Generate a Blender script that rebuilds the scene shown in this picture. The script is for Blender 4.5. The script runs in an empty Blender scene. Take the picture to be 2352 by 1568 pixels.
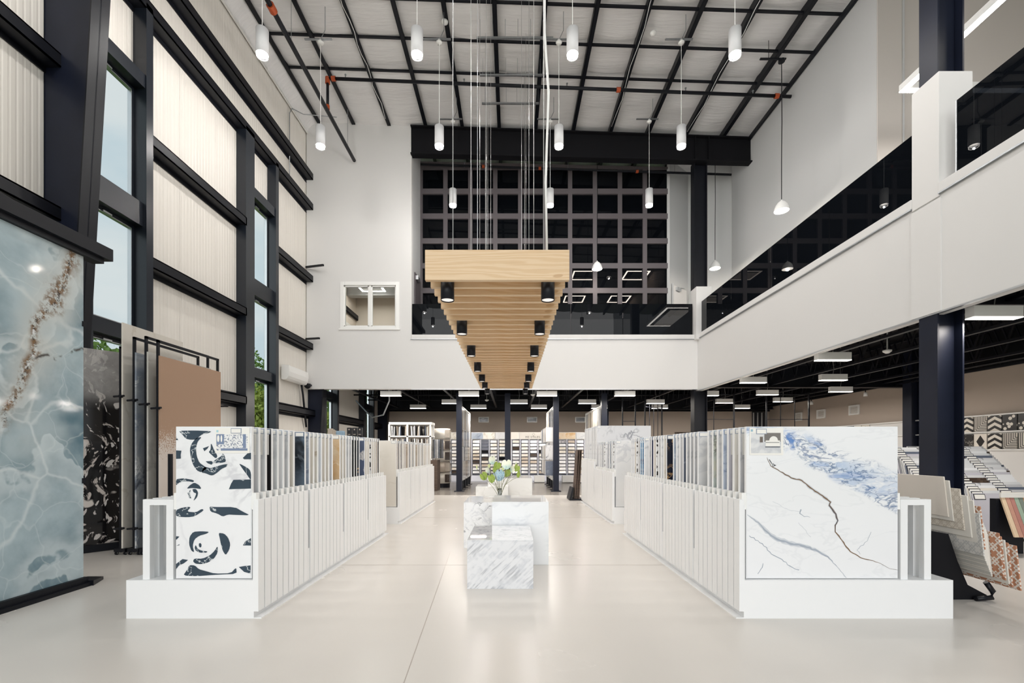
import bpy, math, random
from mathutils import Vector, Matrix
random.seed(7)
C = bpy.context.scene.collection
sc = bpy.context.scene
R = math.radians

# ---------------------------------------------------------------- camera, sky, lights, exposure
cam = bpy.data.cameras.new('camera'); camo = bpy.data.objects.new('camera', cam); C.objects.link(camo)
camo.location = (0, 0, 1.31); camo.rotation_euler = (R(90), 0, 0)
cam.sensor_width = 36; cam.lens = 36*1045/2352; cam.shift_x = 0.0004; cam.shift_y = 252/2352
cam.clip_start = 0.05; cam.clip_end = 300
sc.camera = camo
sc.view_settings.view_transform = 'Standard'; sc.view_settings.look = 'None'
sc.view_settings.gamma = 1; sc.view_settings.use_curve_mapping = False
sc.view_settings.exposure = 0.0
sc.cycles.max_bounces = 8; sc.cycles.diffuse_bounces = 5; sc.cycles.glossy_bounces = 4
sc.cycles.transparent_max_bounces = 8; sc.cycles.caustics_reflective = False; sc.cycles.caustics_refractive = False
sc.cycles.sample_clamp_indirect = 6

w = bpy.data.worlds.new('sky'); sc.world = w; w.use_nodes = True
nt = w.node_tree; nt.nodes.clear()
wo = nt.nodes.new('ShaderNodeOutputWorld'); bg = nt.nodes.new('ShaderNodeBackground')
tc = nt.nodes.new('ShaderNodeTexCoord'); mp = nt.nodes.new('ShaderNodeMapping'); mp.inputs['Scale'].default_value = (1.5, 1.5, 4)
nz = nt.nodes.new('ShaderNodeTexNoise'); nz.inputs['Scale'].default_value = 2.2; nz.inputs['Detail'].default_value = 6
rp = nt.nodes.new('ShaderNodeValToRGB')
rp.color_ramp.elements[0].position = 0.38; rp.color_ramp.elements[0].color = (0.64, 0.74, 0.80, 1)
rp.color_ramp.elements[1].position = 0.58; rp.color_ramp.elements[1].color = (0.82, 0.85, 0.86, 1)
nt.links.new(tc.outputs['Generated'], mp.inputs[0]); nt.links.new(mp.outputs[0], nz.inputs['Vector'])
nt.links.new(nz.outputs['Fac'], rp.inputs[0]); nt.links.new(rp.outputs[0], bg.inputs[0]); nt.links.new(bg.outputs[0], wo.inputs[0])
bg.inputs[1].default_value = 1.0

def area(name, loc, rot, sx, sy, power, col=(1, 1, 1)):
    l = bpy.data.lights.new(name, 'AREA'); l.shape = 'RECTANGLE'; l.size = sx; l.size_y = sy; l.energy = power; l.color = col
    o = bpy.data.objects.new(name, l); C.objects.link(o); o.location = loc; o.rotation_euler = rot
    return o
# soft sun plus an added fill light outside the open front behind camera
sun = bpy.data.lights.new('hazy_sun', 'SUN'); sun.energy = 0.85; sun.angle = R(40); sun.color = (1.0, 0.985, 0.965)
suno = bpy.data.objects.new('hazy_sun', sun); C.objects.link(suno); suno.rotation_euler = (R(76), 0, R(-8))
area('front_fill_light', (0.5, -13, 6.5), (R(90), 0, 0), 20, 13, 850, (1.0, 0.985, 0.965))  # added fill light

# ---------------------------------------------------------------- helpers
ORD = ['first','second','third','fourth','fifth','sixth','seventh','eighth','ninth','tenth','eleventh','twelfth','thirteenth','fourteenth','fifteenth','sixteenth','seventeenth','eighteenth','nineteenth','twentieth']
def ordn(i):
    if i < 20: return ORD[i]
    t = ['twenty', 'thirty', 'forty'][(i+1)//10-2]; u = (i+1) % 10
    return t.replace('ty','tieth') if u == 0 else t+'-'+ORD[u-1]

class MB:
    def __init__(s): s.v = []; s.f = []; s.m = []
    def quad(s, a, b, c, d, m=0):
        n = len(s.v); s.v += [tuple(a), tuple(b), tuple(c), tuple(d)]; s.f.append((n, n+1, n+2, n+3)); s.m.append(m); return s
    def poly(s, pts, m=0):
        n = len(s.v); s.v += [tuple(p) for p in pts]; s.f.append(tuple(range(n, n+len(pts)))); s.m.append(m); return s
    def box(s, x0, x1, y0, y1, z0, z1, m=0):
        n = len(s.v)
        s.v += [(x0,y0,z0),(x1,y0,z0),(x1,y1,z0),(x0,y1,z0),(x0,y0,z1),(x1,y0,z1),(x1,y1,z1),(x0,y1,z1)]
        s.f += [(n+3,n+2,n+1,n),(n+4,n+5,n+6,n+7),(n,n+1,n+5,n+4),(n+1,n+2,n+6,n+5),(n+2,n+3,n+7,n+6),(n+3,n,n+4,n+7)]
        s.m += [m]*6; return s
    def hexa(s, b, t, m=0):          # bottom 4 points, top 4 points (counter-clockwise)
        n = len(s.v); s.v += [tuple(p) for p in b]+[tuple(p) for p in t]
        s.f += [(n+3,n+2,n+1,n),(n+4,n+5,n+6,n+7),(n,n+1,n+5,n+4),(n+1,n+2,n+6,n+5),(n+2,n+3,n+7,n+6),(n+3,n,n+4,n+7)]
        s.m += [m]*6; return s
    def bar(s, p, q, w, h=None, m=0, up=(0, 0, 1)):
        h = h or w; p = Vector(p); q = Vector(q); d = (q-p).normalized(); u = Vector(up)
        if abs(d.dot(u)) > .98: u = Vector((0, 1, 0))
        r = d.cross(u).normalized(); u = r.cross(d)
        o = [-r*w/2-u*h/2, r*w/2-u*h/2, r*w/2+u*h/2, -r*w/2+u*h/2]
        return s.hexa([p+a for a in o], [q+a for a in o], m)
    def tube(s, pts, r, n=8, m=0, caps=True):
        pts = [Vector(p) for p in pts]; base = len(s.v)
        rs = r if isinstance(r, (list, tuple)) else [r]*len(pts)
        pu = None
        for i, p in enumerate(pts):
            d = (pts[min(i+1, len(pts)-1)]-pts[max(i-1, 0)]).normalized()
            u = pu if pu is not None and abs(d.dot(pu)) < .95 else (Vector((0,0,1)) if abs(d.z) < .9 else Vector((1,0,0)))
            a = d.cross(u).normalized(); b = a.cross(d).normalized(); pu = b
            for k in range(n):
                t = 2*math.pi*k/n; s.v.append(tuple(p+(a*math.cos(t)+b*math.sin(t))*rs[i]))
        for i in range(len(pts)-1):
            for k in range(n):
                s.f.append((base+i*n+k, base+i*n+(k+1)%n, base+(i+1)*n+(k+1)%n, base+(i+1)*n+k)); s.m.append(m)
        if caps:
            s.f.append(tuple(base+k for k in range(n))[::-1]); s.m.append(m)
            s.f.append(tuple(base+(len(pts)-1)*n+k for k in range(n))); s.m.append(m)
        return s
    def lathe(s, prof, n=20, c=(0,0,0), m=0):
        base = len(s.v)
        for (r, z) in prof:
            for k in range(n):
                t = 2*math.pi*k/n; s.v.append((c[0]+r*math.cos(t), c[1]+r*math.sin(t), c[2]+z))
        for i in range(len(prof)-1):
            for k in range(n):
                s.f.append((base+i*n+k, base+i*n+(k+1)%n, base+(i+1)*n+(k+1)%n, base+(i+1)*n+k)); s.m.append(m)
        return s
    def disc(s, r, n=20, c=(0,0,0), m=0, flip=False):
        pts = [(c[0]+r*math.cos(2*math.pi*k/n), c[1]+r*math.sin(2*math.pi*k/n), c[2]) for k in range(n)]
        return s.poly(pts[::-1] if flip else pts, m)
    def mesh(s, name, mats):
        me = bpy.data.meshes.new(name); me.from_pydata(s.v, [], s.f)
        for m in (mats if isinstance(mats, (list, tuple)) else [mats]): me.materials.append(m)
        if any(s.m): me.polygons.foreach_set('material_index', s.m)
        me.update(); return me
    def build(s, name, mats, parent=None, loc=None, smooth=False, bevel=0):
        me = s.mesh(name, mats); o = bpy.data.objects.new(name, me); C.objects.link(o)
        if parent: o.parent = parent
        if loc: o.location = loc
        if smooth: me.shade_smooth() if hasattr(me, 'shade_smooth') else None
        if smooth:
            me.polygons.foreach_set('use_smooth', [len(p.vertices) <= 4 for p in me.polygons])
        if bevel:
            b = o.modifiers.new('bevel', 'BEVEL'); b.width = bevel; b.segments = 2; b.limit_method = 'ANGLE'
        return o

def inst(name, me, parent=None, loc=(0,0,0), rot=None, mat=None):
    o = bpy.data.objects.new(name, me); C.objects.link(o); o.location = loc
    if parent: o.parent = parent
    if rot: o.rotation_euler = rot
    if mat: o.material_slots[0].link = 'OBJECT'; o.material_slots[0].material = mat
    return o
def thing(name, label, cat, loc=(0,0,0), rz=0, group=None):
    o = bpy.data.objects.new(name, None); C.objects.link(o); o.location = loc; o.rotation_euler = (0,0,rz)
    return tag(o, label, cat, group)
def tag(o, label, cat, group=None):
    o['label'] = label; o['category'] = cat
    if group: o['group'] = group
    return o
def st(o): o['kind'] = 'structure'; return o
def struct_empty(name):
    o = bpy.data.objects.new(name, None); C.objects.link(o); return st(o)
def stuff(o): o['kind'] = 'stuff'; return o

# ---------------------------------------------------------------- materials
def srgb(r, g, b):
    f = lambda c: (c/255/12.92) if c/255 <= .04045 else ((c/255+.055)/1.055)**2.4
    return (f(r), f(g), f(b), 1)
class NM:
    def __init__(s, name, rough=.5, metal=0, spec=.5):
        s.mat = bpy.data.materials.new(name); s.mat.use_nodes = True; s.t = s.mat.node_tree; s.b = s.t.nodes['Principled BSDF']
        s.b.inputs['Roughness'].default_value = rough; s.b.inputs['Metallic'].default_value = metal
        s.b.inputs['Specular IOR Level'].default_value = spec
    def n(s, typ, **kw):
        x = s.t.nodes.new(typ)
        for k, v in kw.items(): setattr(x, k, v)
        return x
    def L(s, a, b): s.t.links.new(a, b)
    def put(s, sock, v):
        if hasattr(v, 'is_output'): s.L(v, sock)
        else: sock.default_value = v
    def coord(s, kind='Object', scale=(1,1,1), rot=(0,0,0), loc=(0,0,0)):
        t = s.n('ShaderNodeTexCoord'); m = s.n('ShaderNodeMapping')
        m.inputs['Scale'].default_value = scale; m.inputs['Rotation'].default_value = rot; m.inputs['Location'].default_value = loc
        s.L(t.outputs[kind], m.inputs[0]); return m.outputs[0]
    def noise(s, vec, scale=5, detail=4, rough=.5, dist=0, col=False):
        x = s.n('ShaderNodeTexNoise'); s.L(vec, x.inputs['Vector']); x.inputs['Scale'].default_value = scale
        x.inputs['Detail'].default_value = detail; x.inputs['Roughness'].default_value = rough; x.inputs['Distortion'].default_value = dist
        return x.outputs['Color' if col else 'Fac']
    def m(s, op, a, b=0.0, c=None, clamp=False):
        x = s.n('ShaderNodeMath', operation=op); x.use_clamp = clamp; s.put(x.inputs[0], a); s.put(x.inputs[1], b)
        if c is not None: s.put(x.inputs[2], c)
        return x.outputs[0]
    def mr(s, v, a, b, c=0.0, d=1.0, smooth=True):
        x = s.n('ShaderNodeMapRange'); x.interpolation_type = 'SMOOTHSTEP' if smooth else 'LINEAR'
        s.put(x.inputs[0], v); s.put(x.inputs[1], a); s.put(x.inputs[2], b); s.put(x.inputs[3], c); s.put(x.inputs[4], d); return x.outputs[0]
    def mix(s, f, a, b):
        x = s.n('ShaderNodeMix', data_type='RGBA'); s.put(x.inputs[0], f); s.put(x.inputs[6], a); s.put(x.inputs[7], b); return x.outputs[2]
    def sep(s, v):
        x = s.n('ShaderNodeSeparateXYZ'); s.L(v, x.inputs[0]); return x.outputs
    def warp(s, vec, scale, amt, detail=3):
        c = s.noise(vec, scale, detail, col=True)
        a = s.n('ShaderNodeVectorMath', operation='SUBTRACT'); s.L(c, a.inputs[0]); a.inputs[1].default_value = (.5,.5,.5)
        b = s.n('ShaderNodeVectorMath', operation='SCALE'); s.L(a.outputs[0], b.inputs[0]); b.inputs['Scale'].default_value = amt
        d = s.n('ShaderNodeVectorMath', operation='ADD'); s.L(vec, d.inputs[0]); s.L(b.outputs[0], d.inputs[1]); return d.outputs[0]
    def vein(s, vec, scale, width, detail=5, rough=.55, dist=0):
        f = s.noise(vec, scale, detail, rough, dist); d = s.m('ABSOLUTE', s.m('SUBTRACT', f, .5)); return s.mr(d, 0.0, width, 1.0, 0.0)
    def vor(s, vec, scale, feature='DISTANCE_TO_EDGE'):
        x = s.n('ShaderNodeTexVoronoi', feature=feature); s.L(vec, x.inputs['Vector']); x.inputs['Scale'].default_value = scale; return x.outputs[0]
    def wave(s, vec, scale, dist=0, direction='X', profile='SIN'):
        x = s.n('ShaderNodeTexWave', bands_direction=direction, wave_profile=profile); s.L(vec, x.inputs['Vector'])
        x.inputs['Scale'].default_value = scale; x.inputs['Distortion'].default_value = dist; return x.outputs['Fac']
    def bump(s, h, strength=.2, dist=.01):
        x = s.n('ShaderNodeBump'); s.L(h, x.inputs['Height']); x.inputs['Strength'].default_value = strength; x.inputs['Distance'].default_value = dist
        s.L(x.outputs[0], s.b.inputs['Normal'])
    def color(s, c): s.put(s.b.inputs['Base Color'], c); return s
    def rough(s, v): s.put(s.b.inputs['Roughness'], v)

def plain(name, col, rough=.5, metal=0, spec=.5, var=.04, scale=3, bump=0):
    m = NM(name, rough, metal, spec); v = m.coord(); f = m.noise(v, scale, 4)
    lo = tuple(max(0, c*(1-var)) for c in col[:3])+(1,); hi = tuple(min(1, c*(1+var)) for c in col[:3])+(1,)
    m.color(m.mix(f, lo, hi))
    if bump: m.bump(m.noise(v, scale*12, 3), bump, .004)
    return m.mat
def emis(name, col, strength):
    m = NM(name); m.color((0.8, 0.8, 0.8, 1)); m.b.inputs['Emission Color'].default_value = col; m.b.inputs['Emission Strength'].default_value = strength
    return m.mat
def marble(name, base, layers, rough=.18, seed=0, cloud=None, cs=1.5):
    """layers: (colour, strength, scale, width, stretch, angle, warp)"""
    m = NM(name, rough); v0 = m.coord(loc=(seed*3.17, seed*1.31, seed*2.03))
    c = base
    if cloud: c = m.mix(m.mr(m.noise(v0, cs, 5, .6, .6), .35, .7), base, cloud)
    for i, (col, stg, sc_, wd, stretch, ang, wp) in enumerate(layers):
        v = m.coord(scale=(1, 1, 1), rot=(0, ang, 0), loc=(seed*1.7+i*5.1, seed, seed*.9+i*2.3))
        mm = m.n('ShaderNodeMapping'); mm.inputs['Scale'].default_value = (stretch, 1, 1); m.L(m.warp(v, 1.6, wp), mm.inputs[0])
        f = m.vein(mm.outputs[0], sc_, wd)
        mk = m.mr(m.noise(v, sc_*.8, 2), .42, .62)
        c = m.mix(m.m('MULTIPLY', m.m('MULTIPLY', f, mk), stg), c, col)
    m.color(c); return m.mat

M = {}
M['white'] = plain('white_powder_coat', srgb(238, 239, 240), .35, var=.01)
M['wall'] = plain('painted_drywall', srgb(222, 221, 220), .8, var=.012, scale=.6)
M['wallgrey'] = plain('grey_painted_drywall', srgb(200, 201, 201), .8, var=.012, scale=.6)
M['tan'] = plain('taupe_painted_drywall', srgb(188, 175, 163), .8, var=.02, scale=.5)
M['black'] = plain('black_painted_steel', (0.006, 0.007, 0.011, 1), .42, var=.3, scale=2, spec=.28)
M['matte'] = plain('matte_black_paint', (0.005, 0.005, 0.007, 1), .7, var=.2, spec=.2)
M['navy'] = plain('blue_black_column_paint', (0.008, 0.011, 0.024, 1), .45, var=.35, scale=2.5, spec=.28)
M['galv'] = plain('galvanised_steel', (0.42, 0.44, 0.46, 1), .35, .9, var=.15, scale=20)
M['alu'] = plain('aluminium', (0.6, 0.62, 0.64, 1), .35, .9, var=.05)
M['gridgrey'] = plain('dark_grey_partition_paint', srgb(94, 88, 91), .6, var=.03)
M['orange'] = plain('orange_pipe_coupling', (0.42, 0.07, 0.015, 1), .5)
M['darkframe'] = plain('window_frame_black', (0.012, 0.016, 0.024, 1), .3, var=.2)
M['cable'] = plain('steel_cable', (0.5, 0.5, 0.5, 1), .35, .8)
M['whiteplastic'] = plain('white_plastic', srgb(240, 240, 238), .3, var=.01)
M['shade'] = plain('satin_white_shade', srgb(205, 206, 208), .4, var=.01)
M['cardblue'] = plain('label_frame_grey', srgb(150, 160, 178), .5)
M['cardwhite'] = plain('label_paper', srgb(240, 238, 232), .6, var=.01)
M['darkfill'] = plain('near_black_fill', (0.02, 0.02, 0.025, 1), .6)
M['lamp'] = emis('lamp_lens', (1.0, 0.93, 0.82, 1), 14)
M['lampsoft'] = emis('lamp_diffuser', (1.0, 0.93, 0.84, 1), 6)
M['ring'] = emis('ring_lamp_diffuser', (1.0, 0.95, 0.88, 1), 22)
M['canlens'] = emis('downlight_lens', (1.0, 0.9, 0.84, 1), 0.6)
# floor
m = NM('polished_concrete_floor', .22, 0, .5); v = m.coord()
f = m.noise(v, .5, 5, .55); f2 = m.noise(v, 6, 5, .6)
y = m.sep(v)[1]
light = m.mix(f, srgb(212, 207, 201), srgb(219, 214, 208))
light = m.mix(m.m('MULTIPLY', m.mr(f2, .55, .8), .015), light, srgb(180, 170, 160))
mk = m.mr(m.noise(m.coord(scale=(1, 7, 1)), 1.6, 6, .7), .68, .74); light = m.mix(m.m('MULTIPLY', mk, .02), light, srgb(150, 140, 128))
m.color(light); m.rough(m.mr(f, .3, .7, .24, .28)); m.bump(f2, .008, .001); M['floor'] = m.mat
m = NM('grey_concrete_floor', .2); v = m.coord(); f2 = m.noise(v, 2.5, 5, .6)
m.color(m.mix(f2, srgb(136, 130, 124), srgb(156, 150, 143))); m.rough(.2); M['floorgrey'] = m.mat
M['joint'] = plain('floor_joint', srgb(176, 168, 160), .6)
# ribbed wall liner
m = NM('white_metal_liner', .45); v = m.coord(); f = m.noise(m.coord(scale=(1, 6, .15)), 3, 4)
m.color(m.mix(f, srgb(226, 221, 213), srgb(238, 234, 227))); m.bump(m.noise(m.coord(scale=(1, 8, .1)), 4, 3), .12, .01); M['liner'] = m.mat
# insulation
m = NM('white_vinyl_insulation', .42); v = m.coord(scale=(.5, 5, 1))
f = m.noise(m.warp(v, 1.2, .5), 3, 5, .6); m.color(m.mix(f, srgb(228, 227, 228), srgb(240, 239, 239))); m.bump(f, .55, .03); M['insul'] = m.mat
# wood
def wood(name, a, b, c):
    m = NM(name, .5); v = m.coord(scale=(.55, 1, 5)); wv = m.warp(v, 1.3, 1.1)
    g = m.noise(m.coord(scale=(.35, 6, 14)), 9, 5, .6); r = m.wave(wv, 1.5, 5, 'Z')
    cc = m.mix(m.mr(r, .2, .9), a, b); cc = m.mix(m.m('MULTIPLY', m.mr(g, .5, .75), .35), cc, c)
    kn = m.mr(m.noise(m.coord(scale=(1.2, 5, 3)), 2.4, 2), .70, .74); cc = m.mix(m.m('MULTIPLY', kn, .6), cc, c)
    m.color(cc); m.bump(g, .08, .002); return m.mat
M['oak'] = wood('light_oak_veneer', srgb(224, 196, 160), srgb(216, 184, 144), srgb(184, 142, 98))
M['brownwood'] = wood('dark_brown_wood', srgb(92, 74, 62), srgb(70, 55, 46), srgb(45, 34, 28))
# glass
def glass(name, tint, fac, rough=.0, base=(0.004, 0.005, 0.007, 1)):
    m = NM(name, rough, 0, .22); m.color(base)
    tr = m.n('ShaderNodeBsdfTransparent'); tr.inputs[0].default_value = tint
    mx = m.n('ShaderNodeMixShader'); mx.inputs[0].default_value = fac
    out = [x for x in m.t.nodes if x.type == 'OUTPUT_MATERIAL'][0]
    m.L(m.b.outputs[0], mx.inputs[1]); m.L(tr.outputs[0], mx.inputs[2]); m.L(mx.outputs[0], out.inputs[0]); return m.mat
M['railglass'] = glass('smoked_rail_glass', (0.5, 0.55, 0.62, 1), .05)
M['gridglass'] = glass('smoked_partition_glass', (0.75, 0.72, 0.7, 1), .30)
M['clear'] = glass('clear_window_glass', (0.95, 0.98, 0.98, 1), .94)
m = NM('vase_glass', 0.02); m.color((.95, .98, .98, 1)); m.b.inputs['Transmission Weight'].default_value = 1; m.b.inputs['IOR'].default_value = 1.3; M['vase'] = m.mat
# ---------------------------------------------------------------- structure: floor, walls, roof
ZB = lambda x: 10.9-.035*x            # underside of the purlins
ZR = lambda x: ZB(x)+.2
st(MB().quad((-6.3,-4,0),(12.1,-4,0),(12.1,13.6,0),(-6.3,13.6,0)).build('floor', M['floor']))
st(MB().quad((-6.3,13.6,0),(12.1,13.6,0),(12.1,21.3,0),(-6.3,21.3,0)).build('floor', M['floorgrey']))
for p, q in (((-.8, 5.95), (-.6, 2.4)), ((-2.0, 5.24), (1.8, 5.24)), ((-6, 9.0), (6, 9.0))):
    st(MB().bar((p[0],p[1],.0005), (q[0],q[1],.0005), .006, .001).build('trim_1', M['joint']))
XW = -6.15
WINS = [(2.4, 3.35), (6.45, 7.39), (10.5, 11.45), (14.6, 15.5), (18.6, 19.55)]
wl = struct_empty('wall_left')
def liner(y0, y1, z0, z1):
    b = MB(); n = max(1, round((y1-y0)/.085)); d = (y1-y0)/n
    for i in range(n):
        a = y0+i*d
        for (ya, yb, xa, xb) in ((a, a+d*.55, 0, 0), (a+d*.55, a+d*.7, 0, -.0035), (a+d*.7, a+d*.85, -.0035, -.0035), (a+d*.85, a+d, -.0035, 0)):
            b.quad((XW+xa, ya, z0), (XW+xb, yb, z0), (XW+xb, yb, z1), (XW+xa, ya, z1))
    b.quad((XW-.06,y0,z0),(XW-.06,y0,z1),(XW-.06,y1,z1),(XW-.06,y1,z0))
    return b.build('panel', M['liner'], wl)
ys = [-4.0]
for a, b_ in WINS: ys += [a, b_]
ys.append(21.3)
for i in range(0, len(ys), 2):
    a, b_ = ys[i], ys[i+1]; n = max(1, round((b_-a)/1.03)); d = (b_-a)/n
    for k in range(n): liner(a+k*d, a+k*d+d-.004, 0, 11.3)
for a, b_ in WINS:
    liner(a, b_, 0, .9); liner(a, b_, 7.2, 11.3)
for i, (a, b_) in enumerate(WINS):
    wn = struct_empty('window_%d' % (i+1))
    pl = .3 if i != 2 else .34
    MB().box(XW, -5.93, a-pl, a, 0, 8.6).build('post', M['darkframe'], wn)
    MB().box(XW, -5.93, b_, b_+.14, 0, 8.6).build('post', M['darkframe'], wn)
    MB().box(XW, -5.95, a, b_, 7.2, 7.42).build('header', M['darkframe'], wn)
    for z0, z1 in ((4.96, 5.34), (3.04, 3.26), (.7, .95)): MB().box(XW, -5.99, a, b_, z0, z1).build('transom', M['darkframe'], wn)
    for z0, z1 in ((.95, 3.04), (3.26, 4.96), (5.34, 7.2)):
        f = MB()
        for (p0, p1, q0, q1) in ((a, a+.05, z0, z1), (b_-.05, b_, z0, z1), (a+.05, b_-.05, z0, z0+.05), (a+.05, b_-.05, z1-.05, z1)):
            f.box(XW-.05, XW+.02, p0, p1, q0, q1)
        fo = f.build('sash_frame', M['darkframe'], wn)
        g = MB()
        for (p0, p1, q0, q1) in ((a+.05, a+.062, z0+.05, z1-.05), (b_-.062, b_-.05, z0+.05, z1-.05), (a+.05, b_-.05, z1-.062, z1-.05), (a+.05, b_-.05, z0+.05, z0+.062)):
            g.box(XW-.04, XW+.024, p0, p1, q0, q1)
        g.build('glazing_bead', M['alu'], fo)
        MB().box(XW-.02, XW-.014, a+.06, b_-.06, z0+.06, z1-.06).build('pane', M['clear'], wn)
        MB().box(XW+.02, XW+.05, a+.35, a+.5, z1-.06, z1-.035).build('latch', M['alu'], wn)
# girts along the left wall
def girt(y0, y1, z):
    b = MB().box(XW, -5.93, y0, y1, z+.07, z+.09).box(-5.95, -5.93, y0, y1, z-.09, z+.09).box(XW, -5.93, y0, y1, z-.09, z-.07).box(XW, -6.13, y0, y1, z-.16, z+.16)
    return b.build('girt', M['black'], wl)
for z in (2.45, 4.43, 6.45):
    for i in range(0, len(ys), 2): girt(ys[i]+(.14 if i else 0), ys[i+1]-(.3 if i < len(ys)-2 else 0), z)
for z in (8.6, 9.5): girt(-4, 21.3, z)
# tapered rigid-frame columns
def frame_column(y, label):
    t = thing('steel_column', label, 'column', (0, 0, 0))
    xi = lambda z: -5.83+.058*z
    MB().hexa([(XW,y-.01,0),(xi(0),y-.01,0),(xi(0),y+.01,0),(XW,y+.01,0)], [(XW,y-.01,11),(xi(11),y-.01,11),(xi(11),y+.01,11),(XW,y+.01,11)]).build('web', M['navy'], t)
    MB().hexa([(xi(0)-.02,y-.13,0),(xi(0),y-.13,0),(xi(0),y+.13,0),(xi(0)-.02,y+.13,0)], [(xi(11)-.02,y-.13,11),(xi(11),y-.13,11),(xi(11),y+.13,11),(xi(11)-.02,y+.13,11)]).build('flange', M['black'], t)
    MB().box(XW-.02, XW, y-.02, y+.13, 0, 11).build('flange', M['black'], t)
    MB().box(XW, xi(0)+.05, y-.16, y+.16, 0, .02).build('base_plate', M['black'], t)
    return t
frame_column(6.0, 'wide black tapered steel column between the blue slab and the first tall window')
frame_column(13.76, 'dark tapered steel column below the left end of the white balcony wall')
frame_column(20.9, 'dark tapered steel column in the far left corner of the lower hall')

# roof: purlins, bridging, insulation blankets
roof = struct_empty('ceiling')
PX = [-5.75, -4.72, -3.66, -2.56, -1.47, -.37, .72, 1.84, 2.95, 4.07, 5.2, 6.32]
pb = MB().box(-.05, .05, -4, 21.3, 0, .012).box(-.05, -.035, -4, 21.3, 0, .2).box(.035, .05, -4, 21.3, 0, .03).mesh('purlin', M['black'])
for x in PX: inst('purlin', pb, roof, (x, 0, ZB(x)))
for x in (7.45, 8.55, 9.7, 10.8): inst('purlin', pb, roof, (x, 0, ZB(x)))
edges = [-6.15]+PX+[7.45, 8.55, 9.7, 10.8, 12.0]
BR = [5.1, 6.04, 6.97, 7.9, 8.84, 9.78, 10.72, 11.66, 16.4, 17.4, 18.4]
rnd = random.Random(3)
for i in range(len(edges)-1):
    xa, xb = edges[i]+.03, edges[i+1]-.03
    b = MB(); nx, ny = 6, 170; ph = rnd.random()*6
    low = .13 if xa < -3.5 else (.10 if xa < -.6 else (.06 if xa < 1.5 else .03))
    for j in range(ny+1):
        y = -4+25.3*j/ny
        dip = min(abs(y-k) for k in BR)
        for k in range(nx+1):
            t = k/nx; x = xa+(xb-xa)*t
            z = ZR(x)-low-(.045+.02*math.sin(y*1.3+ph))*math.sin(math.pi*t)-.012*math.sin(y*7+ph+2*t)*math.sin(math.pi*t)-.0035*math.sin(y*17+3*t+ph)
            z += .05*max(0, 1-dip/.12)
            if i == 0: z = 10.83+(ZR(xb)-low-10.83)*(t**.6)-.01*math.sin(y*9+3*t)-.05*math.sin(math.pi*t)*(1+math.sin(y*4.1))*.5
            b.v.append((x, y, z))
    for j in range(ny):
        for k in range(nx):
            a = j*(nx+1)+k; b.f.append((a, a+nx+1, a+nx+2, a+1)); b.m.append(0)
    b.build('insulation_blanket', M['insul'], roof, smooth=True)
    if i > 0:
        for y in BR: MB().bar((xa, y, ZB(xa)+.05), (xb, y, ZB(xb)+.05), .045, .045).build('bridging_bar', M['black'], roof)
st(MB().hexa([(-6.3,-4,ZR(-6.3)+.06),(12.1,-4,ZR(12.1)+.06),(12.1,21.3,ZR(12.1)+.06),(-6.3,21.3,ZR(-6.3)+.06)],
          [(-6.3,-4,ZR(-6.3)+.16),(12.1,-4,ZR(12.1)+.16),(12.1,21.3,ZR(12.1)+.16),(-6.3,21.3,ZR(-6.3)+.16)]).build('ceiling', M['matte']))
st(MB().bar((-6.1, -4, 10.82), (-6.1, 13.6, 10.82), .03, .05).build('trim_2', M['whiteplastic']))
st(MB().bar((7.09, 8.9, ZB(7.1)-.02), (7.09, 14.7, ZB(7.1)-.02), .06, .1).build('trim_3', M['black']))

# white wall beside the balcony with the office window
Y2 = 13.6
wb = MB()
zt = 11.2
for (x0, x1, z0, z1) in ((-6.13, -5.04, 3.17, zt), (-3.44, -2.99, 3.17, zt), (-5.04, -3.44, 3.17, 5.02), (-5.04, -3.44, 6.29, zt)): wb.box(x0, x1, Y2, Y2+.2, z0, z1)
st(wb.build('wall_back', M['wall']))
wn = struct_empty('window_6')
tr = MB()
for (x0, x1, z0, z1) in ((-5.12, -5.02, 4.96, 6.37), (-3.46, -3.36, 4.96, 6.37), (-5.02, -3.46, 6.27, 6.37), (-5.02, -3.46, 4.96, 5.04)): tr.box(x0, x1, Y2-.02, Y2+.21, z0, z1)
tr.box(-5.15, -3.33, Y2-.05, Y2, 4.93, 4.97); tr.build('window_frame', M['whiteplastic'], wn, bevel=.004)
MB().box(-4.27, -4.2, Y2+.02, Y2+.1, 5.04, 6.27).build('mullion', M['whiteplastic'], wn)
for x0, x1 in ((-5.02, -4.27), (-4.2, -3.46)):
    MB().box(x0, x1, Y2+.05, Y2+.056, 5.04, 6.27).build('pane', M['clear'], wn)
    sf = MB()
    for (a, b_, c, d) in ((x0, x0+.035, 5.04, 6.27), (x1-.035, x1, 5.04, 6.27), (x0, x1, 5.04, 5.075), (x0, x1, 6.235, 6.27)): sf.box(a, b_, Y2+.03, Y2+.07, c, d)
    sf.build('sash', M['whiteplastic'], wn)
# office behind it
off = MB().box(-6.1, -3.2, 17.6, 17.7, 4.7, 7.8).box(-6.12, -6.02, 13.8, 17.6, 4.7, 7.8).box(-3.2, -3.1, 13.8, 17.6, 4.7, 7.8)
st(off.build('wall_office', plain('warm_office_paint', srgb(232, 222, 210), .8, var=.01)))
st(MB().box(-6.1, -3.1, 13.8, 17.7, 7.6, 7.7).build('ceiling_office', M['wall']))
st(MB().box(-6.02, -6.0, 13.9, 17.6, 5.9, 6.02).build('trim_4', M['whiteplastic']))
st(MB().box(-6.1, -3.1, 16.6, 16.9, 7.0, 7.6).build('trim_5', M['wallgrey']))
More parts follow.
